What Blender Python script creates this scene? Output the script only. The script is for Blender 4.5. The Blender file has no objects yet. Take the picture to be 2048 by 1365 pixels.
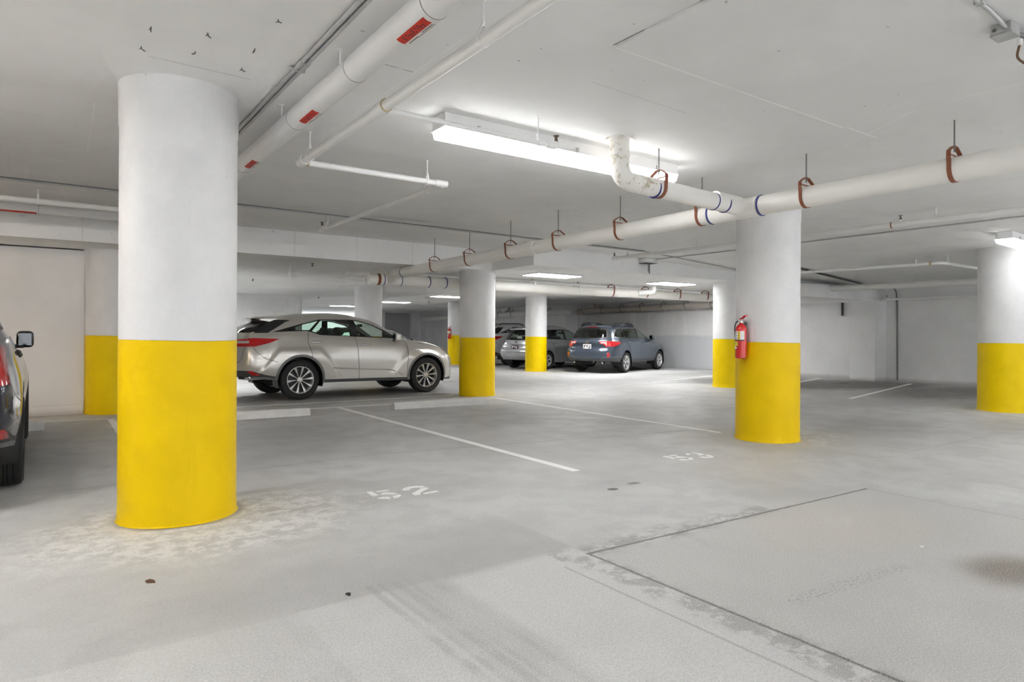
import bpy, bmesh, math, random
from mathutils import Vector, Matrix
from mathutils.bvhtree import BVHTree
random.seed(7)
PI = math.pi
C = bpy.context.scene.collection
R = math.radians

# ------------------------------------------------------------------ helpers
def link(name, me, parent=None):
    o = bpy.data.objects.new(name, me); C.objects.link(o)
    if parent: o.parent = parent
    return o
def tag(o, label, cat, group=None):
    o['label'] = label; o['category'] = cat
    if group: o['group'] = group
    return o
def thing(name, label, cat, loc=(0, 0, 0), rz=0.0, group=None):
    o = bpy.data.objects.new(name, None); C.objects.link(o)
    o.location = loc; o.rotation_euler = (0, 0, rz); o.empty_display_size = .1
    return tag(o, label, cat, group)
def obj(name, bm, m, parent=None, smooth=True, angle=38, loc=None):
    me = bpy.data.meshes.new(name); bm.normal_update()
    lim = R(angle)
    for f in bm.faces: f.smooth = smooth
    if smooth:
        for e in bm.edges:
            if len(e.link_faces) == 2 and e.calc_face_angle(0) > lim: e.smooth = False
    bm.to_mesh(me); bm.free()
    for x in (m if isinstance(m, (list, tuple)) else [m]): me.materials.append(x)
    o = link(name, me, parent)
    if loc: o.location = loc
    return o
def struct(name, bm, m, **k):
    o = obj(name, bm, m, **k); o['kind'] = 'structure'; return o
def copy_tree(o, parent=None):
    c = o.copy(); C.objects.link(c)
    if parent: c.parent = parent
    for ch in list(o.children): copy_tree(ch, c)
    return c
def B(): return bmesh.new()
def add_box(bm, lo, hi, bev=0.0, seg=2, mi=0):
    vs = [bm.verts.new((x, y, z)) for x in (lo[0], hi[0]) for y in (lo[1], hi[1]) for z in (lo[2], hi[2])]
    fs = [bm.faces.new([vs[i] for i in q]) for q in ((0, 1, 3, 2), (4, 6, 7, 5), (0, 4, 5, 1), (2, 3, 7, 6), (0, 2, 6, 4), (1, 5, 7, 3))]
    for f in fs: f.material_index = mi
    if bev:
        es = list({e for f in fs for e in f.edges})
        bmesh.ops.bevel(bm, geom=es, offset=bev, segments=seg, profile=.5, affect='EDGES')
    return bm
def add_prism(bm, pts, z0, z1, mi=0):
    """pts: plan polygon"""
    a = [bm.verts.new((x, y, z0)) for x, y in pts]; b = [bm.verts.new((x, y, z1)) for x, y in pts]
    n = len(pts)
    fs = [bm.faces.new(a[::-1]), bm.faces.new(b)]
    for i in range(n): fs.append(bm.faces.new((a[i], a[(i+1) % n], b[(i+1) % n], b[i])))
    for f in fs: f.material_index = mi
    bmesh.ops.recalc_face_normals(bm, faces=fs)
    return bm
def frame(t):
    t = t.normalized(); u = Vector((0, 0, 1)) if abs(t.z) < .9 else Vector((1, 0, 0))
    a = t.cross(u).normalized(); return a, a.cross(t).normalized()
def round_path(pts, rad, n=6):
    pts = [Vector(p) for p in pts]; out = [pts[0]]
    for i in range(1, len(pts)-1):
        p, q, s = pts[i-1], pts[i], pts[i+1]
        d1 = (p-q); d2 = (s-q); r = min(rad, d1.length*.45, d2.length*.45)
        a = q+d1.normalized()*r; b = q+d2.normalized()*r
        for k in range(n+1):
            t = k/n; out.append(a*(1-t)**2+q*2*t*(1-t)+b*t*t)
    out.append(pts[-1]); return out
def add_tube(bm, pts, r, seg=16, rad=0.0, cap=True, mi=0):
    pts = [Vector(p) for p in pts]
    if rad: pts = round_path(pts, rad)
    rs = r if isinstance(r, (list, tuple)) else [r]*len(pts)
    rings = []; a = None
    for i, p in enumerate(pts):
        t = (pts[min(i+1, len(pts)-1)]-pts[max(i-1, 0)]).normalized()
        if a is None: a, b = frame(t)
        else:
            a = (a-t*a.dot(t)).normalized(); b = a.cross(t).normalized()
        rings.append([bm.verts.new(p+(a*math.cos(2*PI*k/seg)+b*math.sin(2*PI*k/seg))*rs[i]) for k in range(seg)])
    for i in range(len(rings)-1):
        for k in range(seg):
            f = bm.faces.new((rings[i][k], rings[i+1][k], rings[i+1][(k+1) % seg], rings[i][(k+1) % seg])); f.material_index = mi
    if cap:
        bm.faces.new(rings[0]).material_index = mi; bm.faces.new(rings[-1][::-1]).material_index = mi
    bmesh.ops.recalc_face_normals(bm, faces=bm.faces[:])
    return bm
def add_lathe(bm, prof, seg=32, origin=(0, 0, 0), axis='z', mi=0, close=False):
    """prof: list of (radius, height)"""
    ox, oy, oz = origin; rings = []
    for r, h in prof:
        ring = []
        for k in range(seg):
            c, s = math.cos(2*PI*k/seg)*r, math.sin(2*PI*k/seg)*r
            p = (ox+c, oy+s, oz+h) if axis == 'z' else ((ox+c, oy+h, oz+s) if axis == 'y' else (ox+h, oy+c, oz+s))
            ring.append(bm.verts.new(p))
        rings.append(ring)
    fs = []
    for i in range(len(rings)-1):
        for k in range(seg): fs.append(bm.faces.new((rings[i][k], rings[i][(k+1) % seg], rings[i+1][(k+1) % seg], rings[i+1][k])))
    if not close:
        fs.append(bm.faces.new(rings[0][::-1])); fs.append(bm.faces.new(rings[-1]))
    for f in fs: f.material_index = mi
    bmesh.ops.recalc_face_normals(bm, faces=bm.faces[:])
    return bm
def add_sweep(bm, path, width_axis, w, th, closed=False):
    """flat band: path points (Vector), width along width_axis, thickness th outward in path plane"""
    W = Vector(width_axis).normalized(); n = len(path); path = [Vector(p) for p in path]; secs = []
    for i, p in enumerate(path):
        t = (path[min(i+1, n-1)]-path[max(i-1, 0)]).normalized(); nn = t.cross(W).normalized()
        secs.append([bm.verts.new(p+W*sx*w/2+nn*sz*th/2) for sx, sz in ((-1, -1), (1, -1), (1, 1), (-1, 1))])
    for i in range(n-1):
        for k in range(4): bm.faces.new((secs[i][k], secs[i+1][k], secs[i+1][(k+1) % 4], secs[i][(k+1) % 4]))
    bm.faces.new(secs[0]); bm.faces.new(secs[-1][::-1])
    bmesh.ops.recalc_face_normals(bm, faces=bm.faces[:])
    return bm
ORD = ['first', 'second', 'third', 'fourth', 'fifth', 'sixth', 'seventh', 'eighth', 'ninth', 'tenth', 'eleventh', 'twelfth']

# ------------------------------------------------------------------ node helper
class NT:
    def __init__(s, name):
        s.m = bpy.data.materials.new(name); s.m.use_nodes = True; s.t = s.m.node_tree; s.n = s.t.nodes
        s.bsdf = s.n['Principled BSDF']; s.pos = None
    def new(s, ty, **k):
        n = s.n.new(ty)
        for a, v in k.items(): setattr(n, a, v)
        return n
    def inp(s, sock, v):
        if hasattr(v, 'is_linked') or hasattr(v, 'links'): s.t.links.new(v, sock)
        else: sock.default_value = v
    def P(s):
        if s.pos is None:
            g = s.new('ShaderNodeNewGeometry'); s.pos = g.outputs['Position']
            x = s.new('ShaderNodeSeparateXYZ'); s.t.links.new(s.pos, x.inputs[0]); s.x, s.y, s.z = x.outputs
        return s.pos
    def O(s):
        g = s.new('ShaderNodeTexCoord'); return g.outputs['Object']
    def m2(s, op, a, b=0.0, c=None, clamp=False):
        n = s.new('ShaderNodeMath', operation=op); n.use_clamp = clamp
        s.inp(n.inputs[0], a); s.inp(n.inputs[1], b)
        if c is not None: s.inp(n.inputs[2], c)
        return n.outputs[0]
    def add(s, a, b): return s.m2('ADD', a, b)
    def sub(s, a, b): return s.m2('SUBTRACT', a, b)
    def mul(s, a, b): return s.m2('MULTIPLY', a, b)
    def mx(s, a, b): return s.m2('MAXIMUM', a, b)
    def mn(s, a, b): return s.m2('MINIMUM', a, b)
    def ramp(s, v, a, b, lo=0.0, hi=1.0):
        n = s.new('ShaderNodeMapRange', interpolation_type='SMOOTHSTEP')
        s.inp(n.inputs[0], v)
        for i, q in enumerate((a, b, lo, hi)): s.inp(n.inputs[i+1], q)
        return n.outputs[0]
    def noise(s, scale, detail=3, rough=.55, vec=None, stretch=None, dist=0.0):
        v = vec if vec is not None else s.P()
        if stretch:
            mp = s.new('ShaderNodeMapping'); s.inp(mp.inputs['Vector'], v); mp.inputs['Scale'].default_value = stretch; v = mp.outputs[0]
        n = s.new('ShaderNodeTexNoise'); s.inp(n.inputs['Vector'], v)
        n.inputs['Scale'].default_value = scale; n.inputs['Detail'].default_value = detail; n.inputs['Roughness'].default_value = rough
        n.inputs['Distortion'].default_value = dist
        return n.outputs[0]
    def mix(s, f, a, b):
        n = s.new('ShaderNodeMix', data_type='RGBA'); s.inp(n.inputs[0], f)
        for k, v in ((6, a), (7, b)):
            if isinstance(v, tuple): v = tuple(v)+(1,) if len(v) == 3 else v
            s.inp(n.inputs[k], v)
        return n.outputs[2]
    def box(s, x0, x1, y0, y1, soft=.02, wob=None):
        s.P(); x, y = s.x, s.y
        if wob is not None: x = s.add(x, wob); y = s.add(y, wob)
        a = s.mul(s.ramp(x, x0-soft, x0+soft), s.ramp(x, x1-soft, x1+soft, 1, 0))
        b = s.mul(s.ramp(y, y0-soft, y0+soft), s.ramp(y, y1-soft, y1+soft, 1, 0))
        return s.mul(a, b)
    def seg(s, p, q, w, soft=.01, wob=None):
        """mask of an axis-free segment"""
        s.P(); dx, dy = q[0]-p[0], q[1]-p[1]; L = math.hypot(dx, dy); dx /= L; dy /= L
        rx = s.sub(s.x, p[0]); ry = s.sub(s.y, p[1])
        al = s.add(s.mul(rx, dx), s.mul(ry, dy)); ac = s.sub(s.mul(ry, dx), s.mul(rx, dy))
        if wob is not None: ac = s.add(ac, wob)
        ac = s.m2('ABSOLUTE', ac)
        return s.mul(s.ramp(ac, w, w+soft, 1, 0), s.mul(s.ramp(al, -.01, .0), s.ramp(al, L, L+.01, 1, 0)))
    def blob(s, cx, cy, rx, ry, wob=None, soft=.5):
        s.P(); a = s.mul(s.sub(s.x, cx), 1/rx); b = s.mul(s.sub(s.y, cy), 1/ry)
        d = s.m2('SQRT', s.add(s.mul(a, a), s.mul(b, b)))
        if wob is not None: d = s.add(d, wob)
        return s.ramp(d, 1-soft, 1.0, 1, 0)
    def bump(s, h, strength=.2, dist=.01):
        b = s.new('ShaderNodeBump'); b.inputs['Strength'].default_value = strength; b.inputs['Distance'].default_value = dist
        s.inp(b.inputs['Height'], h); s.t.links.new(b.outputs[0], s.bsdf.inputs['Normal'])
    def set(s, **k):
        for a, v in k.items():
            nm = {'color': 'Base Color', 'rough': 'Roughness', 'metal': 'Metallic', 'coat': 'Coat Weight', 'spec': 'Specular IOR Level', 'emit': 'Emission Color', 'es': 'Emission Strength', 'trans': 'Transmission Weight', 'alpha': 'Alpha', 'coatr': 'Coat Roughness'}[a]
            if isinstance(v, tuple) and len(v) == 3: v = v+(1,)
            s.inp(s.bsdf.inputs[nm], v)
        return s.m
def mat(name, color, rough=.5, metal=0.0, var=.06, nscale=6.0, bump=0.0, bscale=60, **k):
    t = NT(name)
    n = t.noise(nscale, 4, vec=t.O())
    d = tuple(c*(1-var) for c in color); l = tuple(min(1, c*(1+var)) for c in color)
    t.set(color=t.mix(n, d, l), rough=rough, metal=metal, **k)
    if bump: t.bump(t.noise(bscale, 3, vec=t.O()), bump, .004)
    return t.m

# ------------------------------------------------------------------ materials
def floor_mat():
    t = NT('floor_concrete'); t.P()
    big = t.noise(.55, 2); mid = t.noise(2.6, 4, .6); fine = t.noise(55, 3, .75); rag = t.noise(8, 4, .75)
    trow = t.noise(6, 2, .65, stretch=(1.6, .12, 1)); trow2 = t.noise(7, 2, .65, stretch=(.12, 1.6, 1)); wob = t.mul(t.sub(t.noise(3.2, 3, .65), .5), .5)
    wobs = t.mul(t.sub(rag, .5), .06)
    c = t.mix(t.ramp(big, .3, .7), (.47, .47, .467), (.60, .60, .597))
    c = t.mix(t.mul(t.ramp(mid, .42, .62), .5), c, (.46, .455, .445))
    # aisle trowel streaks
    near = t.ramp(t.y, 2.7, 3.5, 1, 0)
    c = t.mix(t.mul(t.mul(t.ramp(trow, .52, .72), near), .28), c, (.33, .33, .325))
    c = t.mix(t.mul(t.mul(t.ramp(trow2, .5, .75), t.ramp(t.x, 7.6, 9)), .35), c, (.62, .62, .61))
    # darker band in front of the stalls, lighter pours below
    band = t.mul(t.box(-1.2, 2.62, 3.04, 4.5, .02, t.mul(wobs, .6)), t.ramp(t.y, 3.2, 4.1, 1, 0))
    c = t.mix(t.mul(band, .45), c, (.35, .35, .348))
    c = t.mix(t.mul(t.box(.95, 1.40, .6, 3.05, .018, t.mul(wobs, .5)), .5), c, (.61, .61, .605))
    c = t.mix(t.mul(t.box(1.72, 2.60, .3, 3.0, .05, wobs), .6), c, (.66, .66, .655))
    c = t.mix(t.mul(t.box(.3, .95, 1.0, 3.1, .05, wobs), .2), c, (.58, .58, .575))
    # tyre drag lines
    for x, w, s in ((1.36, .010, .4), (1.42, .004, .3), (1.50, .012, .3), (1.56, .004, .25), (1.67, .008, .25)):
        c = t.mix(t.mul(t.mul(t.seg((x, 1.0), (x-.02, 3.15), w, .02, t.mul(wobs, .5)), t.ramp(mid, .35, .6)), s), c, (.27, .27, .27))
    # stalls: darker patches, oil stains at right, more under the cars
    st = t.mx(t.blob(2.3, 8.3, 1.5, 2.4, wob, .7), t.blob(5.6, 8.6, 1.4, 2.3, wob, .7))
    c = t.mix(t.mul(st, .42), c, (.25, .25, .245))
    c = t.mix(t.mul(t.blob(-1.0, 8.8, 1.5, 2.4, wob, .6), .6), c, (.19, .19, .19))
    c = t.mix(t.mul(t.blob(5.4, 7.2, .9, .5, wob, .8), .5), c, (.62, .62, .61))
    c = t.mix(t.mul(t.blob(9.6, 4.6, 1.6, 1.0, wob, .7), .5), c, (.27, .27, .265))
    c = t.mix(t.mul(t.blob(11.2, 3.4, 2.0, .8, wob, .7), .35), c, (.30, .30, .30))
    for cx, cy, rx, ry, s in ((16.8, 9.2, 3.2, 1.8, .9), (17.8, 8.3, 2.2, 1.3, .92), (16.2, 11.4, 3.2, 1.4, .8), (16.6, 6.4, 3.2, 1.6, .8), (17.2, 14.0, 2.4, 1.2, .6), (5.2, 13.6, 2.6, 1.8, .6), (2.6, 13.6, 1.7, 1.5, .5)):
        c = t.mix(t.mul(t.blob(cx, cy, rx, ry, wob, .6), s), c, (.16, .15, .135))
    c = t.mix(t.mul(t.blob(17.4, 9.25, .55, .16, t.mul(wob, .5), .4), .9), c, (.03, .03, .03))
    c = t.mix(t.mul(t.blob(8.6, 4.6, 1.0, .6, wob, .7), .35), c, (.36, .33, .29))
    # rough scabbed ring round the near column
    ring = t.blob(.9, 4.85, 1.35, .95, wob, .45)
    c = t.mix(t.mul(t.mul(ring, t.ramp(rag, .40, .60)), .8), c, (.80, .79, .785))
    c = t.mix(t.mul(t.mul(ring, t.ramp(rag, .62, .70)), .55), c, (.34, .33, .32))
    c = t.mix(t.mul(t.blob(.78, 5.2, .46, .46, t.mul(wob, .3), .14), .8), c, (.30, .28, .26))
    ring2 = t.blob(7.6, 4.6, 1.1, .7, wob, .45)
    c = t.mix(t.mul(t.mul(ring2, t.ramp(rag, .48, .6)), .5), c, (.70, .69, .68))
    # infill slab in the right foreground
    px = t.box(2.61, 5.65, -3.0, 2.84, .006, t.mul(wobs, .25))
    c = t.mix(t.mul(px, .75), c, t.mix(t.ramp(mid, .35, .7), (.49, .48, .465), (.555, .545, .525)))
    c = t.mix(t.mul(t.blob(4.5, 2.3, 1.1, .7, wob, .8), .35), c, (.60, .52, .45))
    c = t.mix(t.mul(t.blob(5.6, 3.9, 1.2, .9, wob, .8), .3), c, (.60, .54, .47))
    c = t.mix(t.mul(t.blob(4.36, 1.36, .46, .30, t.mul(wob, .6), .75), .85), c, (.17, .13, .09))
    dirt = t.mul(t.mx(t.seg((2.55, -.5), (2.55, 2.9), .05, .09, t.mul(wob, .35)), t.seg((2.4, 2.93), (4.4, 2.88), .02, .14, t.mul(wob, .5))), t.ramp(rag, .44, .55))
    c = t.mix(t.mul(dirt, .62), c, (.24, .235, .22))
    foot = t.mul(t.seg((2.95, 1.81), (3.95, 1.73), .02, .05), t.ramp(fine, .52, .58))
    c = t.mix(t.mul(foot, .7), c, (.23, .23, .22))
    crack = t.mx(t.mx(t.seg((2.62, -.5), (2.61, 2.89), .006, .008, t.mul(wobs, .3)), t.seg((2.6, 2.89), (5.66, 2.78), .006, .012, t.mul(wobs, .3))), t.mul(t.seg((5.66, 2.78), (5.63, .6), .004, .008, t.mul(wobs, .2)), .5))
    c = t.mix(t.mul(crack, .85), c, (.07, .065, .06))
    c = t.mix(t.mul(t.seg((2.36, -.5), (2.353, 2.8), .004, .008), .5), c, (.2, .2, .19))
    # saw joints
    for p, q, s in (((-7, 6.45), (1.4, 6.45), .25), ((1.448, 6.45), (2.87, 6.55), .35), ((2.87, 6.55), (7.0, 5.85), .45), ((7.7, 3.4), (19, 3.2), .2), ((8.0, -4), (8.0, 9.8), .18)):
        c = t.mix(t.mul(t.seg(p, q, .006, .012, t.mul(wobs, .3)), s), c, (.12, .12, .115))
    # wet spots
    c = t.mix(t.mul(t.blob(3.86, 3.975, .06, .045, t.mul(wob, .3), .25), .92), c, (.06, .055, .05))
    c = t.mix(t.mul(t.blob(4.16, 4.03, .10, .055, t.mul(wob, .4), .6), .85), c, (.10, .09, .08))
    c = t.mix(t.mul(t.blob(4.0, 4.15, .45, .25, wob, .9), .35), c, (.28, .28, .275))
    c = t.mix(t.mul(t.ramp(fine, .74, .80), .4), c, (.15, .14, .13))
    c = t.mix(t.mul(t.ramp(fine, .35, .7), .26), c, (.30, .30, .30))
    gr = t.noise(130, 2, .8); near2 = t.ramp(t.y, 2.6, 3.2, 1, .45)
    c = t.mix(t.mul(t.mul(t.ramp(gr, .46, .62), near2), .34), c, (.78, .78, .77))
    c = t.mix(t.mul(t.mul(t.ramp(gr, .36, .44, 1, 0), near2), .34), c, (.27, .27, .265))
    t.set(color=c, rough=t.ramp(mid, .3, .7, .48, .66), spec=.35)
    t.bump(t.noise(60, 2, .7), .3, .005)
    return t.m
def ceiling_mat(name, base, lines=(), boards=None, darkl=()):
    t = NT(name); t.P()
    big = t.noise(.5, 4); mid = t.noise(3, 5, .6); fine = t.noise(38, 4, .7); wob = t.mul(t.sub(t.noise(6, 4, .7), .5), .03)
    c = t.mix(t.ramp(big, .3, .7), tuple(v*.93 for v in base), tuple(min(1, v*1.05) for v in base))
    c = t.mix(t.mul(t.ramp(mid, .5, .75), .25), c, tuple(v*.86 for v in base))
    if boards:
        st = t.noise(5, 3, .6, stretch=boards)
        c = t.mix(t.mul(t.ramp(st, .45, .7), .3), c, tuple(v*.8 for v in base))
    brk = t.ramp(t.noise(2.2, 4, .7), .40, .5)
    for p, q, s in lines: c = t.mix(t.mul(t.mul(t.seg(p, q, .004, .007, t.mul(wob, .4)), s), t.add(t.mul(brk, .7), .3)), c, (.95, .95, .93))
    for p, q, s in darkl: c = t.mix(t.mul(t.mul(t.seg(p, q, .003, .006, t.mul(wob, .4)), s), t.add(t.mul(brk, .8), .2)), c, (.10, .09, .08))
    c = t.mix(t.mul(t.ramp(t.noise(17, 2, .5), .745, .77), .5), c, (.2, .19, .18))
    t.set(color=c, rough=.62, spec=.3); t.bump(t.add(t.mul(mid, .7), t.mul(fine, .3)), .22, .012)
    return t.m
def wall_mat(name, base, stain=0.0, low=None):
    t = NT(name); t.P()
    big = t.noise(.8, 5, .6); run = t.noise(2.4, 4, .65, stretch=(1, 1, .22)); fine = t.noise(30, 4, .7)
    c = t.mix(t.ramp(big, .3, .7), tuple(v*.93 for v in base), tuple(min(1, v*1.04) for v in base))
    if stain:
        c = t.mix(t.mul(t.ramp(run, .48, .7), stain), c, (.80, .79, .77))
        c = t.mix(t.mul(t.ramp(t.noise(1.6, 5, .7), .55, .72), stain*.6), c, (.42, .42, .42))
    c = t.mix(t.mul(t.ramp(t.noise(20, 2, .5), .77, .79), .7), c, (.13, .12, .11))
    c = t.mix(t.mul(t.ramp(t.add(t.z, t.mul(big, .1)), .06, .16, 1, 0), .45), c, (.33, .28, .24))
    if low: c = t.mix(t.mul(t.ramp(t.add(t.z, t.mul(t.sub(t.noise(1.1, 3), .5), .25)), 1.18, 1.28, 1, 0), .8), c, low)  # shadow on the lower wall, painted in as a darker tone
    t.set(color=c, rough=.65, spec=.25); t.bump(fine, .12, .008)
    return t.m
def column_mat(name, base, spec=.35):
    t = NT(name); o = t.O()
    run = t.noise(9, 4, .7, vec=o, stretch=(1, 1, .12)); mid = t.noise(3, 4, .6, vec=o); fine = t.noise(55, 4, .7, vec=o)
    c = t.mix(t.ramp(mid, .3, .7), tuple(v*.955 for v in base), tuple(min(1, v*1.03) for v in base))
    c = t.mix(t.mul(t.ramp(run, .58, .75), .22), c, tuple(v*.8 for v in base))
    c = t.mix(t.mul(t.ramp(t.noise(26, 2, .5, vec=o), .77, .8), .35), c, tuple(v*.45 for v in base))
    t.set(color=c, rough=.42, spec=spec); t.bump(t.add(t.mul(run, .7), t.mul(fine, .3)), .6, .010)
    return t.m
def glass_mat(name, tint, refl=.07):
    t = NT(name); n = t.n; out = n['Material Output']
    tr = t.new('ShaderNodeBsdfTransparent'); tr.inputs[0].default_value = tint+(1,)
    gl = t.new('ShaderNodeBsdfGlossy'); gl.inputs['Roughness'].default_value = .02; gl.inputs[0].default_value = (1, 1, 1, 1)
    gm = t.new('ShaderNodeNewGeometry'); fr = t.new('ShaderNodeFresnel'); t.t.links.new(t.m2('MULTIPLY_ADD', gm.outputs['Backfacing'], -.8333, 1.5), fr.inputs[0])
    nz = t.mul(t.noise(3, 2, vec=t.O()), .01)
    mx = t.new('ShaderNodeMixShader'); t.t.links.new(t.add(fr.outputs[0], nz), mx.inputs[0]); t.t.links.new(tr.outputs[0], mx.inputs[1]); t.t.links.new(gl.outputs[0], mx.inputs[2])
    t.t.links.new(mx.outputs[0], out.inputs[0]); t.n.remove(t.bsdf)
    return t.m
def emit_mat(name, col, s):
    t = NT(name); n = t.noise(40, 2, vec=t.O())
    t.set(color=(.9, .9, .9), emit=t.mix(n, tuple(c*.97 for c in col), col), es=s, rough=.4); return t.m
def paint_mat(name, col, metal=.6, rough=.32):
    t = NT(name); o = t.O(); fl = t.noise(900, 1, vec=o)
    t.set(color=t.mix(fl, tuple(c*.9 for c in col), tuple(min(1, c*1.1) for c in col)), metal=metal, rough=rough, coat=1.0, coatr=.03); return t.m

M = {}
M['floor'] = floor_mat()
M['ceil'] = ceiling_mat('ceiling_paint', (.81, .81, .805),
    lines=(((2.72, 2.80), (5.83, 2.79), .9), ((5.28, -3), (5.28, 2.2), .8), ((5.28, 2.2), (5.85, 3.1), .4), ((4.44, 6.27), (4.45, 5.05), .5), ((-.9, 7.5), (.77, 7.33), .7), ((.28, 5.79), (.30, 7.31), .5), ((.28, 5.79), (1.9, 5.79), .4), ((1.7, 7.31), (3.9, 7.31), .5), ((1.95, 3.2), (1.95, 7.3), .25), ((5.0, 6.2), (5.0, 9.9), .3), ((3.3, 7.0), (3.3, 7.0+.01), .1), ((10.5, 2), (10.5, 9), .35), ((9.9, 5.6), (14, 5.9), .3)),
    darkl=(((2.71, .5), (2.71, 2.80), .75), ((1.56, 3.85), (1.93, 3.86), .6), ((.5, 4.6), (1.1, 4.62), .3), ((3.0, 3.3), (4.0, 3.34), .15)))
M['slab'] = ceiling_mat('lower_slab_paint', (.84, .84, .835), boards=(.15, 1.6, 1),
    lines=tuple(((x, 11.3), (x, 22.8), .8) for x in (1.9, 2.5, 3.13, 3.72, 4.34, 4.95, 5.6)))
M['beam'] = ceiling_mat('beam_paint', (.86, .86, .865), darkl=tuple(((x, 9.6), (x, 11.3), .22) for x in (-5, -3.6, -2.2, -.8, .4, 2.3, 3.4, 4.5, 5.6, 6.7, 8.5, 9.7, 10.9, 12.1, 13.3, 14.5, 15.7, 16.9, 18.1)))
M['wall'] = wall_mat('wall_paint', (.82, .82, .825))
M['wall_left'] = wall_mat('wall_left_paint', (.78, .77, .765))
M['wall_raw'] = wall_mat('wall_raw_concrete', (.58, .58, .585), .75)
M['wall_shade'] = wall_mat('wall_shaded_below', (.66, .655, .65), .55, (.50, .51, .53))  # grey wall with the shade of its lower half put into the colour
M['col'] = column_mat('column_white', (.745, .745, .75))
M['yellow'] = column_mat('column_yellow', (.84, .565, .0), .18)
M['yellow2'] = column_mat('column_yellow_bright', (.88, .62, .0), .18)
M['line'] = mat('road_paint', (.90, .90, .885), .6, var=.12, nscale=25, bump=.2)
M['curb'] = mat('precast_concrete', (.70, .695, .68), .75, var=.18, nscale=9, bump=.5)
M['pvc'] = mat('white_drain_pipe', (.84, .825, .79), .28, var=.04, nscale=3)
M['pvcd'] = mat('stained_drain_pipe', (.42, .375, .33), .4, var=.08)
def dirty():
    t = NT('dirty_riser'); o = t.O(); n = t.noise(9, 5, .7, vec=o); n2 = t.noise(22, 4, .7, vec=o)
    c = t.mix(t.mul(t.ramp(n, .52, .64), .8), (.83, .81, .77), (.42, .34, .20)); c = t.mix(t.mul(t.ramp(n2, .62, .7), .6), c, (.14, .11, .07))
    t.set(color=c, rough=.4); return t.m
M['riser'] = dirty()
M['insul'] = mat('pipe_jacket', (.74, .74, .735), .38, var=.05, nscale=5)
M['wpipe'] = mat('white_steel_pipe', (.80, .80, .785), .35, var=.06)
M['wpipe2'] = mat('bright_steel_pipe', (.84, .84, .84), .35, var=.03)
M['rust'] = mat('red_oxide_steel', (.25, .080, .038), .6, var=.35, nscale=30, bump=.2)
M['blue'] = mat('blue_band', (.03, .04, .22), .5)
M['cream'] = mat('cream_band', (.52, .42, .25), .5)
M['zinc'] = mat('galvanised_steel', (.50, .51, .51), .40, .5, var=.2, nscale=14)
M['zincd'] = mat('dull_conduit', (.20, .205, .21), .5, .5, var=.2)
M['brass'] = mat('sprinkler_bronze', (.13, .10, .07), .4, .7)
M['black'] = mat('black_plastic', (.012, .012, .013), .45)
M['dark'] = mat('dark_grey_plastic', (.055, .058, .062), .55)
M['grey'] = mat('grey_plastic', (.17, .175, .18), .5)
M['rubber'] = mat('tyre_rubber', (.018, .018, .019), .75, var=.2, nscale=40)
M['rim'] = mat('alloy_rim', (.66, .66, .655), .3, .55, var=.04)
M['rimd'] = mat('alloy_rim_dark', (.025, .025, .026), .4, .3)
M['chrome'] = mat('chrome', (.80, .80, .80), .10, 1.0, var=.03)
M['mirror'] = mat('mirror_glass', (.13, .135, .14), .05, 1.0, var=.02)
M['red'] = mat('red_lens', (.55, .008, .012), .12, var=.25, nscale=35, coat=1.0)
M['clear'] = mat('clear_lens', (.50, .48, .47), .15, var=.2, nscale=60, coat=1.0)
M['amber'] = mat('amber_lens', (.62, .25, .04), .15, var=.35, nscale=30, coat=1.0)
M['cloth'] = mat('dark_seat_fabric', (.035, .036, .036), .8)
M['tan'] = mat('light_seat_fabric', (.30, .28, .25), .8)
M['beigepaint'] = paint_mat('beige_silver_paint', (.63, .61, .575), .55, .30)
M['navy'] = paint_mat('dark_navy_paint', (.028, .032, .05), .45, .22)
M['silver'] = paint_mat('silver_paint', (.52, .53, .55), .65, .32)
M['slate'] = paint_mat('slate_blue_paint', (.062, .082, .115), .5, .26)
M['whitepaint'] = paint_mat('white_paint', (.74, .74, .75), .05, .3)
M['blackpaint'] = paint_mat('black_paint', (.016, .017, .02), .2, .25)
M['glass'] = glass_mat('green_tint_glass', (.78, .87, .81))
M['glassd'] = glass_mat('privacy_glass', (.46, .55, .49))
M['glassr'] = glass_mat('rear_glass', (.24, .28, .265))
M['extred'] = mat('extinguisher_red', (.62, .012, .012), .2, var=.05, coat=.6)
M['tagwhite'] = mat('label_white', (.78, .77, .75), .5)
M['tagyellow'] = mat('label_yellow', (.85, .60, .03), .5)
M['tagred'] = mat('label_red', (.58, .03, .015), .5, var=.25, nscale=30)
M['ink'] = mat('print_ink', (.05, .03, .04), .6)
M['cable'] = mat('brown_cable', (.14, .075, .035), .5, var=.4, nscale=12)
M['lightbody'] = mat('fixture_enamel', (.80, .80, .80), .35, var=.03)
M['tube'] = emit_mat('lit_diffuser', (1.0, 1.0, 1.0), 17)
M['tubeb'] = emit_mat('lit_diffuser_dim', (1.0, 1.0, 1.0), 8)
M['tubefar'] = emit_mat('lit_panel', (1.0, 1.0, 1.0), 24)
M['tubehid'] = emit_mat('added_panel_glow', (1.0, 1.0, 1.0), 48)
M['tubeoff'] = emit_mat('added_tube_glow', (1.0, 1.0, 1.0), 34)
M['warm'] = emit_mat('warm_diffuser', (1.0, .80, .60), 60)
M['shutter'] = mat('roller_shutter', (.50, .50, .51), .5, var=.05)
M['leaf'] = mat('dry_leaf', (.12, .06, .03), .8)

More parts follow.
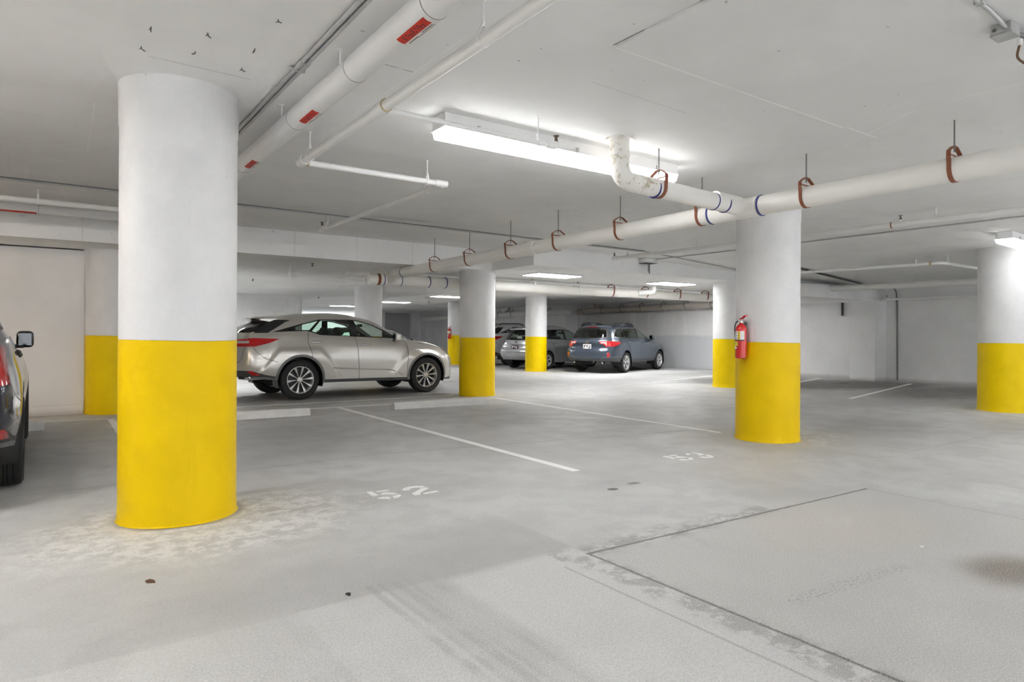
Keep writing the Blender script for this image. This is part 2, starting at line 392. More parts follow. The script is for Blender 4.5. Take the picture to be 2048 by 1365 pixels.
# ------------------------------------------------------------------ geometry of the room
LOW = 2.58
def zc(x, y):
    if x > 15.8 and 9.3 < y < 12.6: return 2.28
    if y > (11.15 if x < 7.4 else 9.75): return LOW
    return 3.0-max(0, x-6.0)*.0245
def quadgrid(bm, xs, ys, fz, flip=False, mi=0):
    g = [[bm.verts.new((x, y, fz(x, y))) for y in ys] for x in xs]
    for i in range(len(xs)-1):
        for j in range(len(ys)-1):
            q = (g[i][j], g[i+1][j], g[i+1][j+1], g[i][j+1]); bm.faces.new(q[::-1] if flip else q).material_index = mi
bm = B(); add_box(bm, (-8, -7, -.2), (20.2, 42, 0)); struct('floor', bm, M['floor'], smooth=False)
# main slab (falls gently past x = 6) with the lower slab as a second mesh
bm = B()
for x0, x1 in ((-8, 6.0), (6.0, 20.2)):
    z0 = 3.0-max(0, x0-6)*.0245; z1 = 3.0-max(0, x1-6)*.0245
    v = [bm.verts.new(p) for p in ((x0, -7, z0), (x1, -7, z1), (x1, 11.4, z1), (x0, 11.4, z0), (x0, -7, 3.35), (x1, -7, 3.35), (x1, 11.4, 3.35), (x0, 11.4, 3.35))]
    for q in ((3, 2, 1, 0), (4, 5, 6, 7), (0, 1, 5, 4), (1, 2, 6, 5), (2, 3, 7, 6), (3, 0, 4, 7)): bm.faces.new([v[i] for i in q])
bmesh.ops.remove_doubles(bm, verts=bm.verts, dist=1e-4)
struct('ceiling', bm, M['ceil'], smooth=False)
bm = B(); add_prism(bm, [(-8, 11.15), (7.4, 11.15), (7.4, 9.75), (20.2, 9.75), (20.2, 42), (-8, 42)], LOW, 3.3)
for f in bm.faces: f.material_index = 0 if f.normal.z < -.5 else 1
bm.normal_update()
for f in bm.faces: f.material_index = 0 if f.normal.z < -.5 else 1
struct('ceiling_lower', bm, [M['slab'], M['beam']], smooth=False)
bm = B(); add_box(bm, (15.8, 9.3, 2.28), (19.8, 12.6, 2.62)); struct('trim_1', bm, M['beam'], smooth=False)          # dropped beam at the right wall
bm = B(); add_box(bm, (2.72, -6.5, 2.985), (5.28, 2.8, 3.02)); struct('trim_2', bm, M['ceil'], smooth=False)          # infill panel of the slab
bm = B(); add_box(bm, (-8, 12.25, 0), (.47, 12.55, 2.56)); struct('wall_left', bm, M['wall_left'], smooth=False)
bm = B(); add_box(bm, (-8, 12.225, 0), (.46, 12.25, .16), .008); struct('baseboard_left', bm, M['wall_left'], smooth=False)
bm = B(); add_box(bm, (-8.3, -7, 0), (-8, 42, 3)); struct('wall_far_left', bm, M['wall'], smooth=False)
bm = B(); add_box(bm, (19.75, -7, 0), (20.1, 15.3, 2.7)); struct('wall_right', bm, M['wall'], smooth=False)
bm = B(); add_box(bm, (19.1, 9.18, 0), (19.76, 9.9, 2.29)); struct('trim_3', bm, M['wall'], smooth=False)            # pilaster
bm = B(); add_box(bm, (19.52, 15.3, 0), (20.1, 22.5, LOW+.02)); add_box(bm, (19.5, 14.6, 0), (19.8, 15.31, LOW+.02)); struct('wall_right_middle', bm, M['wall_shade'], smooth=False)
bm = B(); add_box(bm, (18.8, 22.4, 0), (20.1, 36.5, LOW+.02)); struct('wall_right_far', bm, M['wall'], smooth=False)
bm = B(); add_box(bm, (15.9, 36.3, 0), (16.45, 36.7, LOW+.02)); add_box(bm, (18.2, 36.3, 0), (19.2, 36.7, LOW+.02)); add_box(bm, (16.4, 36.3, 2.5), (18.3, 36.7, LOW+.02)); struct('wall_back', bm, M['wall'], smooth=False)
bm = B()
for k in range(25): add_box(bm, (16.42, 36.62, k*.1), (18.23, 36.66+.004*(k % 2), k*.1+.1))
struct('door_1', bm, M['shutter'], smooth=False)
bm = B(); add_box(bm, (-8, 41.7, 0), (9.5, 42, LOW)); add_box(bm, (9.5, 41.7, 0), (20.2, 42, .5)); struct('wall_back_left', bm, M['wall'], smooth=False)
bm = B(); a = [(-4, 22.9), (7.1, 22.9)]+[(7.1+.2*math.sin(t), 23.1-.2*math.cos(t)) for t in [PI*k/10 for k in range(1, 10)]]+[(7.1, 23.3), (-4, 23.3)]
add_prism(bm, a, 0, LOW+.02); struct('wall_middle', bm, M['wall'])

# ------------------------------------------------------------------ columns
def column(x, y, r, band, label, base=0.0, yl='yellow', dx=0.0):
    t = thing('concrete_column', label, 'column', (x, y, 0), 0, 'round concrete columns')
    top = zc(x, y)+.012; n = 72
    if zc(x, y-r) < top: top = min(top, zc(x, y-r)+.012)
    bm = B()
    seamt = R(250)
    def ring(z, rr, wav=0.0, ph=0.0):
        return [bm.verts.new(((rr+wav*math.sin(3*a+ph)*.3)*math.cos(a), (rr+wav*math.sin(3*a+ph)*.3)*math.sin(a), z+wav*math.sin(2*a+ph))) for a in [2*PI*k/n for k in range(n)]]
    zs = [band+.002]+[band+(top-band)*f for f in (.25, .5, .70)]
    rg = [ring(zs[0], r, .004, x)]+[ring(z, r) for z in zs[1:]]+[ring(top-.30, r), ring(top-.29, r+.004), ring(top-.02, r+.007), ring(top, r+.012)]
    for i in range(len(rg)-1):
        for k in range(n): bm.faces.new((rg[i][k], rg[i][(k+1) % n], rg[i+1][(k+1) % n], rg[i+1][k]))
    obj('shaft', bm, M['col'], t)
    bm = B(); rg = [ring(0, r+.016, .003, y), ring(.012, r+.006), ring(.1, r+.002), ring(.5, r+.0015), ring(band-.2, r+.0015), ring(band, r+.0015, .004, x)]
    for i in range(len(rg)-1):
        for k in range(n): bm.faces.new((rg[i][k], rg[i][(k+1) % n], rg[i+1][(k+1) % n], rg[i+1][k]))
    p = obj('painted_base', bm, M[yl], t); p['label'] = 'yellow painted lower part'
    return t
column(.771, 5.203, .378, 1.239, 'round white column with yellow base nearest the camera, standing beside the dark car')
column(7.34, 4.83, .376, 1.202, 'round white and yellow column in the right half carrying a fire extinguisher under the drain pipe')
column(13.55, 4.34, .376, 1.169, 'round white and yellow column at the right picture edge under a tube light', yl='yellow2')
column(7.36, 11.64, .374, 1.205, 'round white and yellow column standing at the nose of the beige silver SUV')
column(13.8, 10.16, .374, 1.182, 'white and yellow column half hidden behind the extinguisher column', yl='yellow2')
column(13.73, 17.93, .370, 1.186, 'round white and yellow column standing in front of the silver wagon', yl='yellow2')
column(13.84, 23.5, .36, 1.206, 'distant round column with a small fire extinguisher, behind the beige silver SUV nose', yl='yellow2')
column(.843, 12.29, .370, 1.229, 'round white and yellow column at the end of the left wall', yl='yellow2')
column(7.27, 17.16, .375, 1.2, 'plain white column rising behind the roof of the beige silver SUV')

# ------------------------------------------------------------------ floor markings
def flat(name, polys, label, cat, group=None, z=.003, m='line', parent=None):
    bm = B()
    for p in polys:
        v = [bm.verts.new((x, y, z)) for x, y in p]; f = bm.faces.new(v); f.normal_update()
        if f.normal.z < 0: f.normal_flip()
        lo = bmesh.ops.extrude_face_region(bm, geom=[f]); bmesh.ops.translate(bm, vec=(0, 0, -.0025), verts=[q for q in lo['geom'] if isinstance(q, bmesh.types.BMVert)])
    bmesh.ops.recalc_face_normals(bm, faces=bm.faces[:])
    o = obj(name, bm, M[m], parent, smooth=False)
    if label: tag(o, label, cat, group)
    return o
def pline(a, b, w, label):
    d = Vector((b[0]-a[0], b[1]-a[1])).normalized()*w/2; n = Vector((-d.y, d.x))
    flat('parking_line', [[(a[0]+n.x, a[1]+n.y), (b[0]+n.x, b[1]+n.y), (b[0]-n.x, b[1]-n.y), (a[0]-n.x, a[1]-n.y)]], label, 'parking line', 'painted parking lines')
pline((4.11, 10.98), (4.08, 4.69), .095, 'long white parking line between stalls 52 and 53')
pline((7.31, 10.9), (7.25, 5.46), .085, 'white parking line running from the middle column to the extinguisher column')
pline((.77, 11.45), (.76, 7.4), .09, 'white parking line beside the dark car, left of the nearest column')
pline((-4, 11.62), (.82, 11.4), .07, 'thin white parking line along the left wall behind the dark car')
pline((2.5, 11.07), (7.3, 10.9), .075, 'white cross line just behind the two wheel stops')
pline((2.0, 11.97), (6.9, 11.85), .075, 'white cross line beside the wheels of the beige silver SUV')
pline((13.35, 6.9), (18.9, 8.13), .10, 'slanted white parking line in front of the pilaster at right')
pline((13.3, 12.2), (18.9, 13.45), .09, 'slanted white parking line behind the extinguisher column')
pline((13.2, 14.83), (18.4, 15.95), .09, 'slanted white parking line beside the blue wagon')
pline((16.3, 9.95), (18.9, 10.65), .09, 'short slanted white parking line near the right wall behind the extinguisher column')
pline((1.3, 16.9), (6.9, 17.0), .08, 'white parking line on the far side of the beige silver SUV')
S5 = [[(2.114, 5.017), (2.165, 5.023), (2.16, 4.873), (2.108, 4.861)], [(2.188, 5.007), (2.301, 5.003), (2.3, 4.962), (2.188, 4.967)],
      [(2.189, 4.913), (2.236, 4.929), (2.277, 4.901), (2.308, 4.838), (2.266, 4.827), (2.235, 4.859), (2.187, 4.871)],
      [(2.225, 4.769), (2.282, 4.804), (2.313, 4.8), (2.304, 4.766), (2.267, 4.732), (2.222, 4.717)], [(2.107, 4.791), (2.165, 4.805), (2.202, 4.78), (2.196, 4.73), (2.172, 4.722), (2.119, 4.759)]]
S2 = [[(2.402, 4.948), (2.434, 4.982), (2.494, 5.004), (2.553, 4.991), (2.594, 4.959), (2.608, 4.921), (2.563, 4.914), (2.515, 4.94), (2.476, 4.944), (2.444, 4.896), (2.399, 4.901), (2.39, 4.92)],
      [(2.404, 4.773), (2.448, 4.808), (2.519, 4.869), (2.555, 4.9), (2.607, 4.889), (2.601, 4.86), (2.544, 4.815), (2.496, 4.785), (2.466, 4.751), (2.446, 4.704), (2.398, 4.711), (2.393, 4.74)],
      [(2.485, 4.739), (2.611, 4.743), (2.614, 4.704), (2.485, 4.704), (2.477, 4.718)]]
S3 = [[(5.622, 4.686), (5.691, 4.705), (5.67, 4.642), (5.623, 4.631), (5.6, 4.653)], [(5.719, 4.694), (5.78, 4.69), (5.801, 4.651), (5.8, 4.591), (5.771, 4.55), (5.7, 4.539), (5.701, 4.585), (5.743, 4.605), (5.754, 4.646)],
      [(5.768, 4.553), (5.804, 4.505), (5.784, 4.436), (5.73, 4.403), (5.69, 4.407), (5.726, 4.475)], [(5.608, 4.496), (5.675, 4.493), (5.695, 4.438), (5.668, 4.399), (5.623, 4.429)]]
sh = lambda P, dx, dy: [[(x+dx, y+dy) for x, y in p] for p in P]
for lab, ds in (('52', (S5, S2)), ('53', (sh(S5, 3.205, -.278), S3))):
    cx = sum(p[0] for p in ds[0][0])/4; cy = sum(p[1] for p in ds[0][0])/4
    t = thing('stall_number', 'stencilled white stall number %s on the concrete floor' % lab, 'floor number', (cx, cy, 0), 0, 'stencilled stall numbers')
    for d in ds: flat('digit', [[(x-cx, y-cy) for x, y in p] for p in d], None, None, parent=t)
def wheel_stop(x, y, L, rz, label):
    bm = B(); prof = [(-.075, 0), (-.07, .075), (-.045, .115), (.045, .115), (.07, .075), (.075, 0)]
    n = 14; secs = []
    for i in range(n+1):
        u = -L/2+L*i/n; k = .86 if i in (0, n) else 1
        secs.append([bm.verts.new((u+random.uniform(-.006, .006)*(i in (0, n)), a*k+random.uniform(-.004, .004), b*(.93 if i in (0, n) else 1)+random.uniform(-.003, .003)*(b > 0))) for a, b in prof])
    for i in range(n):
        for k in range(5): bm.faces.new((secs[i][k], secs[i+1][k], secs[i+1][k+1], secs[i][k+1]))
    bm.faces.new(secs[0]); bm.faces.new(secs[-1][::-1]); bmesh.ops.recalc_face_normals(bm, faces=bm.faces[:])
    o = obj('wheel_stop', bm, M['curb'], angle=25); o.location = (x, y, 0); o.rotation_euler = (0, 0, rz)
    tag(o, label, 'wheel stop', 'concrete wheel stops')
wheel_stop(2.44, 10.28, 1.85, R(-2), 'low concrete wheel stop behind the nearest column')
wheel_stop(5.70, 10.15, 1.82, R(-5.5), 'chipped concrete wheel stop in front of the middle column')
wheel_stop(-.95, 10.62, 1.84, R(-1), 'concrete wheel stop under the nose of the dark car at left')

# ------------------------------------------------------------------ pipes
def pipe(name, label, pts, r, m, rad=0.0, group=None, seg=24, couplings=(), cat='pipe'):
    t = thing(name, label, cat, tuple(pts[0]), 0, group)
    o = Vector(pts[0]); bm = B(); add_tube(bm, [Vector(p)-o for p in pts], r, seg, rad); obj('pipe_run', bm, M[m], t)
    for c in couplings: coupling(t, o, *c)
    return t, o
def coupling(t, o, a, b, r, m='pvc', nm='coupling', seg=24):
    bm = B(); a = Vector(a)-o; b = Vector(b)-o; add_tube(bm, [a, b], r, seg); obj(nm, bm, M[m], t)
# drain main along y, sloping slightly, joining the cross drain under the lower slab
def mainz(y): return 2.612-(y-2)*.0147
def mainx(y): return 5.84-(y-1.6)*.022
A = lambda y: (mainx(y), y, mainz(y))
t, o = pipe('drain_pipe', 'long white drain pipe running from upper right into the middle of the garage', [A(-2.5), A(11.95)], .096, 'pvc', seg=32)
for y0, y1 in ((3.9, 4.45), (7.45, 7.62)): coupling(t, o, A(y0), A(y1), .103, 'pvc')
for y in (3.88, 4.47): coupling(t, o, A(y-.008), A(y+.008), .1045, 'blue', 'joint_ring')
coupling(t, o, A(11.55), A(11.57), .0985, 'blue', 'joint_ring')
# riser + branch
ry = 4.12; xj = mainx(ry)
t, o = pipe('drain_riser', 'stained white drain pipe dropping from the ceiling and elbowing toward the long drain pipe', [(4.06, ry, 3.0), (4.06, ry, 2.64), (4.45, ry, 2.635)], .084, 'riser', rad=.19, seg=32)
coupling(t, o, (4.06, ry, 2.84), (4.06, ry, 2.885), .089, 'riser'); coupling(t, o, (4.06, ry, 2.985), (4.06, ry, 3.0), .125, 'riser', 'ceiling_collar')
bm = B(); add_tube(bm, [(0.36, 0, 2.635-3.0), (xj-4.06-.02, 0, 2.60-3.0)], .084, 32); p = obj('branch_pipe', bm, M['pvc'], t)
for xx in (.44, 1.28, 1.45): coupling(t, o, (4.06+xx-.006, ry, 2.63-.008*xx*2), (4.06+xx+.006, ry, 2.63-.008*xx*2), .088 if xx < 1.4 else .092, 'blue' if xx < 1.4 else 'blue', 'joint_ring', 32)
bm = B(); add_tube(bm, [(1.30, 0, -.375), (xj-4.06-.05, 0, -.385)], .089, 32); obj('coupling', bm, M['pvc'], t)
# cross drain
zy = 2.372
t, o = pipe('drain_pipe', 'thick white cross drain pipe running right under the lower ceiling from the middle column', [(5.25, 12.3, zy), (15.82, 12.3, zy-.01)], .112, 'pvc', seg=32)
coupling(t, o, (5.22, 12.3, zy), (5.30, 12.3, zy), .118, 'pvc', 'end_cap')
coupling(t, o, (5.50, 12.3, zy), (5.95, 12.3, zy), .118, 'pvc')
for x in (5.38,): coupling(t, o, (x, 12.3, zy), (x+.06, 12.3, zy), .116, 'rust', 'clamp_band')
for x in (5.52, 5.9, 6.55, 6.95): coupling(t, o, (x-.008, 12.3, zy), (x+.008, 12.3, zy), .1195, 'blue', 'joint_ring')
bm = B(); add_tube(bm, [Vector(A(11.9))-o, Vector((5.66, 12.2, zy))-o], .1, 28); obj('wye_branch', bm, M['pvc'], t)
bm = B(); add_tube(bm, [Vector(p)-o for p in ((13.05, 11.93, 2.555), (13.05, 11.95, 2.42), (12.75, 12.2, zy+.01))], .07, 24, .12); obj('elbow', bm, M['wpipe2'], t)
bm = B(); add_tube(bm, [(.9, .27, 2.549-zy), (10.55, .27, 2.549-zy)], .03, 14); tw = thing('sprinkler_pipe', 'thin white pipe tucked behind the thick cross drain pipe under the lower ceiling', 'pipe', (5.25, 12.3, zy)); obj('pipe_run', bm, M['wpipe2'], tw)
# wall drain at the right wall
def wallz(y): return 2.345-(y-15)*.0115
t, o = pipe('wall_drain_pipe', 'brownish drain pipe hung along the grey wall behind the blue wagon', [(19.1, 14.3, wallz(14.3)), (19.1, 21.9, wallz(21.9))], .115, 'pvcd', seg=28)
for y in (18.35, 18.95): coupling(t, o, (19.1, y-.1, wallz(y)), (19.1, y+.1, wallz(y)), .121, 'pvcd')
bm = B(); add_tube(bm, [Vector(p)-o for p in ((19.25, 21.0, 2.56), (19.2, 20.9, 2.45), (19.1, 20.6, wallz(20.6)))], .06, 20, .08); obj('branch_pipe', bm, M['pvcd'], t)
t, o = pipe('wall_drain_pipe', 'pale drain pipe hung along the far white wall behind the silver wagon', [(18.75, 21.95, wallz(22)), (18.45, 22.6, wallz(22.6)), (18.45, 35.5, wallz(35.5))], .115, 'pvc', rad=.2, seg=28)
coupling(t, o, (18.45, 22.9, wallz(22.9)), (18.45, 23.4, wallz(23.4)), .122, 'pvc')
bm = B(); add_tube(bm, [Vector(p)-o for p in ((18.5, 26.3, 2.56), (18.48, 26.35, 2.42), (18.45, 26.9, wallz(26.9)))], .06, 20, .08); obj('branch_pipe', bm, M['pvcd'], t)
# jacketed pipe with red stickers
jz = 2.868; jx = 1.49; jr = .079
t, o = pipe('jacketed_pipe', 'thick pale jacketed pipe with red stickers under the ceiling at upper left', [(jx, -3, jz), (jx, 10.3, jz), (-7.9, 10.3, jz)], jr, 'insul', rad=.12, seg=36)
for y in (.9, 2.75, 3.72, 4.85, 6.45, 8.0):
    bm = B(); add_tube(bm, [(0, y+3-.002, 0), (0, y+3+.002, 0)], jr+.0012, 36); obj('jacket_seam', bm, M['grey'], t)
for x in (-.1, -2.4):
    bm = B(); add_tube(bm, [(x-jx-.002, 13.3, 0), (x-jx+.002, 13.3, 0)], jr+.0012, 36); obj('jacket_seam', bm, M['grey'], t)
def sticker(y0, y1, a0, a1, m, rr=.0015, nm='sticker', par=None, k=10):
    bm = B(); ring = []
    for i in range(k+1):
        a = R(a0+(a1-a0)*i/k); c, s = math.cos(a)*(jr+rr), math.sin(a)*(jr+rr); ring.append((bm.verts.new((c, y0+3, s)), bm.verts.new((c, y1+3, s))))
    for i in range(k): bm.faces.new((ring[i][0], ring[i+1][0], ring[i+1][1], ring[i][1]))
    bmesh.ops.recalc_face_normals(bm, faces=bm.faces[:]); return obj(nm, bm, M[m], par or t)
for yc in (2.93, 4.52, 6.1):
    s = sticker(yc-.15, yc+.15, -124, -50, 'tagwhite'); s['label'] = 'red and white sticker'
    sticker(yc-.146, yc+.146, -122, -86, 'tagred', .002, 'red_field', s, 8)
    for j, (a, n) in enumerate(((-112, 7), (-104, 9), (-96, 8))):
        for q in range(n): 
            y = yc-.11+.22*(q+.5)/n; sticker(y-.008, y+.008, a-2.2, a+2.2, 'ink', .0026, 'print_mark', s, 2) if (q+j) % 4 else None
    sticker(yc-.13, yc-.02, -80, -76, 'ink', .0026, 'print_mark', s, 2); sticker(yc+.03, yc+.13, -76, -71, 'ink', .0026, 'print_mark', s, 2); sticker(yc-.13, yc+.05, -68, -65, 'ink', .0026, 'print_mark', s, 2)
bm = B(); r5 = [(-.55, .0), (-.05, .0)]
for i in range(7):
    a = R(-125+60*i/6)
    for x in (-.62, -.12): bm.verts.new((x-jx, 13.3+math.cos(a)*(jr+.002), math.sin(a)*(jr+.002)))
bm.verts.ensure_lookup_table()
for i in range(6): bm.faces.new((bm.verts[2*i], bm.verts[2*i+1], bm.verts[2*i+3], bm.verts[2*i+2]))
obj('sticker', bm, M['tagred'], t)
# sprinkler lines
def head(par, o, p, up=True, m='brass'):
    x, y, z = (Vector(p)-o); s = 1 if up else -1
    bm = B(); add_lathe(bm, [(.014, 0), (.014, .025*s), (.008, .027*s), (.008, .05*s), (.026, .052*s), (.026, .056*s), (.004, .06*s)], 14, (x, y, z)); add_tube(bm, [(x-.013, y, z+.026*s), (x-.016, y, z+.04*s), (x-.006, y, z+.052*s)], .0025, 6); add_tube(bm, [(x+.013, y, z+.026*s), (x+.016, y, z+.04*s), (x+.006, y, z+.052*s)], .0025, 6)
    obj('sprinkler_nozzle', bm, M[m], par)
t, o = pipe('sprinkler_pipe', 'white sprinkler pipe running down from the top edge beside the jacketed pipe', [(1.81, -3, 2.80), (1.81, 5.70, 2.795)], .035, 'wpipe')
coupling(t, o, (1.81, 4.0, 2.797), (1.81, 4.14, 2.797), .042, 'wpipe'); coupling(t, o, (1.81, 3.99, 2.797), (1.81, 4.0, 2.797), .044, 'cream', 'joint_ring')
coupling(t, o, (1.81, 5.66, 2.795), (1.81, 5.79, 2.795), .042, 'wpipe', 'elbow')
t, o = pipe('sprinkler_branch', 'thin sprinkler branch pipe crossing in front of the lit ceiling lamp', [(1.84, 4.06, 2.79), (3.27, 4.06, 2.79), (3.30, 4.06, 2.82)], .0185, 'wpipe2', .02)
coupling(t, o, (1.85, 4.06, 2.79), (1.90, 4.06, 2.79), .026, 'wpipe'); coupling(t, o, (3.21, 4.06, 2.79), (3.29, 4.06, 2.79), .024, 'wpipe2'); head(t, o, (3.30, 4.06, 2.82))
t, o = pipe('sprinkler_pipe', 'bright white short sprinkler pipe elbowing right from the long one', [(1.80, 5.76, 2.795), (3.22, 5.76, 2.795)], .027, 'wpipe2')
coupling(t, o, (1.86, 5.76, 2.795), (1.875, 5.76, 2.795), .032, 'cream', 'joint_ring'); coupling(t, o, (3.14, 5.76, 2.795), (3.27, 5.76, 2.795), .033, 'wpipe2', 'elbow')
t, o = pipe('sprinkler_pipe', 'grey-white sprinkler pipe receding from the bright one to a nozzle near the beam', [(3.22, 5.76, 2.785), (3.24, 9.35, 2.79)], .03, 'wpipe')
coupling(t, o, (3.24, 9.3, 2.79), (3.24, 9.38, 2.79), .034, 'wpipe', 'end_cap'); coupling(t, o, (3.24, 9.34, 2.80), (3.24, 9.34, 2.84), .018, 'wpipe2', 'outlet'); head(t, o, (3.24, 9.34, 2.84))
def pz1(y): return 2.768-(y-4)*-.004
t, o = pipe('sprinkler_pipe', 'long white sprinkler pipe right of the extinguisher column below the ceiling', [(9.2, 1.4, 2.758), (9.2, 9.45, 2.80)], .035, 'wpipe')
coupling(t, o, (9.2, 4.0, 2.771), (9.2, 4.2, 2.772), .041, 'wpipe'); coupling(t, o, (9.2, 4.2, 2.772), (9.2, 4.215, 2.772), .043, 'rust', 'joint_ring'); coupling(t, o, (9.2, 4.1, 2.80), (9.2, 4.1, 2.83), .016, 'wpipe2', 'outlet'); head(t, o, (9.2, 4.1, 2.83))
coupling(t, o, (9.2, 9.40, 2.80), (9.2, 9.50, 2.80), .04, 'wpipe', 'end_cap'); coupling(t, o, (9.2, 9.46, 2.82), (9.2, 9.46, 2.845), .016, 'wpipe2', 'outlet'); head(t, o, (9.2, 9.46, 2.845))
t, o = pipe('sprinkler_pipe', 'bent white sprinkler pipe turning behind the right edge column', [(13.3, 9.6, 2.66), (13.3, 5.2, 2.625), (17.5, 5.12, 2.60)], .03, 'wpipe2', .07)
coupling(t, o, (13.3, 5.38, 2.627), (13.3, 5.42, 2.627), .036, 'cream', 'joint_ring')
t, o = pipe('sprinkler_pipe', 'thick white pipe between the two right columns under the dark recess', [(17.0, 9.3, 2.54), (17.0, 3.0, 2.477)], .08, 'wpipe')
t, o = pipe('sprinkler_pipe', 'thin white pipe ending in a nozzle high on the right wall', [(19.3, 9.0, 2.31), (19.3, 2.0, 2.30)], .03, 'wpipe2')
coupling(t, o, (19.3, 8.97, 2.31), (19.3, 9.05, 2.31), .04, 'wpipe2', 'end_cap'); coupling(t, o, (19.3, 8.95, 2.33), (19.3, 8.95, 2.37), .02, 'wpipe2', 'outlet'); head(t, o, (19.3, 8.95, 2.37))
t, o = pipe('sprinkler_pipe', 'beige painted sprinkler pipe crossing at left above the wall, in front of the jacketed pipe', [(-7.9, 9.75, 2.86), (1.2, 9.75, 2.86)], .034, 'wpipe')
# conduits
def conduit(label, pts, r=.012, m='zinc', rad=.05, straps=()):
    t, o = pipe('conduit', label, pts, r, m, rad, 'metal conduits', 10)
    for s in straps:
        s = Vector(s)-o; bm = B(); add_box(bm, s-Vector((.022, .022, .0)), s+Vector((.022, .022, .02)), .004, 1); obj('strap', bm, M['zinc'], t)
    return t
for k, dx in enumerate((0, .034)):
    conduit(('outer' if k == 0 else 'inner')+' metal conduit of the pair on the ceiling beside the jacketed pipe', [(1.285+dx, -3, 2.982), (1.285+dx, 8.88-.02*k, 2.982)], .0135, 'zinc')
t = thing('conduit_coupling', 'metal coupling box joining the conduit pair on the ceiling', 'conduit fitting', (1.30, 4.12, 2.98)); bm = B(); add_tube(bm, [(-.015, -.05, 0), (-.015, .05, 0)], .018, 12); add_tube(bm, [(.019, -.05, 0), (.019, .05, 0)], .018, 12); obj('sleeve', bm, M['zinc'], t); bm = B(); add_box(bm, (-.05, .10, -.006), (.05, .125, .016), .003, 1); obj('strap', bm, M['zinc'], t)
conduit('long metal conduit running across the ceiling in front of the beam', [(-7.9, 8.98, 2.982), (9.6, 8.9, zc(9.6, 8.9)-.015), (13.3, 9.45, zc(13.3, 9.4)-.02), (19.5, 9.5, zc(19.4, 9.4)-.02)], .013, 'zinc', .1)
conduit('second thinner conduit beside the long one across the ceiling', [(-7.9, 8.935, 2.985), (9.4, 8.85, zc(9.4, 8.85)-.012)], .008, 'zincd', .1)
conduit('thin grey conduit on the ceiling beside the right sprinkler pipe', [(10.5, 1.2, zc(10.5, 1)-.012), (10.5, 9.7, zc(10.5, 1)-.012)], .010, 'zinc', .05, [(10.5, 3.4, zc(10.5, 3)-.022)])
conduit('black conduit on the ceiling between the two right columns', [(12.5, 8.02, zc(12.5, 8)-.03), (19.6, 9.25, zc(19.6, 8)-.03)], .022, 'dark', .05)
conduit('dark cable conduit running down the right wall beside the pilaster', [(19.45, 8.85, 2.64), (19.62, 8.85, 2.55), (19.72, 8.87, 2.2), (19.72, 8.85, .02)], .02, 'zincd', .1, [(19.72, 8.86, .45)])
conduit('short dark conduit dropping to a box on the right wall', [(19.71, 10.44, 2.285), (19.71, 10.44, 2.02), (19.71, 10.44, 1.88)], .032, 'dark')
# junction box at upper right
jb = thing('junction_box', 'galvanised junction box on the ceiling at upper right', 'junction box', (4.24, 1.36, 2.985))
bm = B(); add_box(bm, (-.06, -.05, -.055), (.06, .05, 0), .004, 1); obj('box_body', bm, M['zinc'], jb, smooth=False)
bm = B(); add_box(bm, (-.063, -.053, -.060), (.063, .053, -.055), .003, 1); obj('cover_plate', bm, M['zinc'], jb, smooth=False)
for y in (.03,):
    bm = B(); add_lathe(bm, [(.010, -.0625), (.010, -.059)], 16, (0, y, -.03), 'x'); obj('knockout', bm, M['zincd'], jb)
conduit('shiny conduit entering the junction box from the top edge of the view', [(3.2, 1.335, 2.982), (3.95, 1.335, 2.982), (4.185, 1.34, 2.955)], .0125, 'zinc', .08, [(3.83, 1.335, 2.97)])
conduit('conduit leaving the junction box toward the right edge', [(4.30, 1.33, 2.955), (5.6, 1.2, 2.97)], .012, 'zincd')
cb = thing('cable', 'brown cable looping down from the junction box at upper right', 'cable', (4.375, 1.335, 2.94))
bm = B(); add_tube(bm, [(0, 0, 0), (0, 0, -.035)], .013, 12); obj('gland', bm, M['wpipe2'], cb)
bm = B(); add_tube(bm, [(0, 0, -.03), (-.012, .01, -.10), (.03, -.01, -.128), (.25, -.06, -.125)], .0065, 8, .05); obj('cord', bm, M['cable'], cb)
cbx = thing('ceiling_bracket', 'small bracket with a dangling rod on the beam edge right of the drain pipe', 'bracket', (10.35, 9.6, zc(10.35, 9.6))); bm = B(); add_box(bm, (-.16, -.06, -.10), (.16, .14, .0), .008, 1); obj('mount', bm, M['wpipe'], cbx, smooth=False); bm = B(); add_box(bm, (-.17, -.07, -.106), (.17, .14, -.10)); obj('plate', bm, M['black'], cbx, smooth=False); bm = B(); add_tube(bm, [(0, 0, -.1), (0, 0, -.32)], .012, 8); add_tube(bm, [(-.035, 0, -.1), (-.035, 0, -.28)], .008, 8); obj('rod', bm, M['zincd'], cbx)

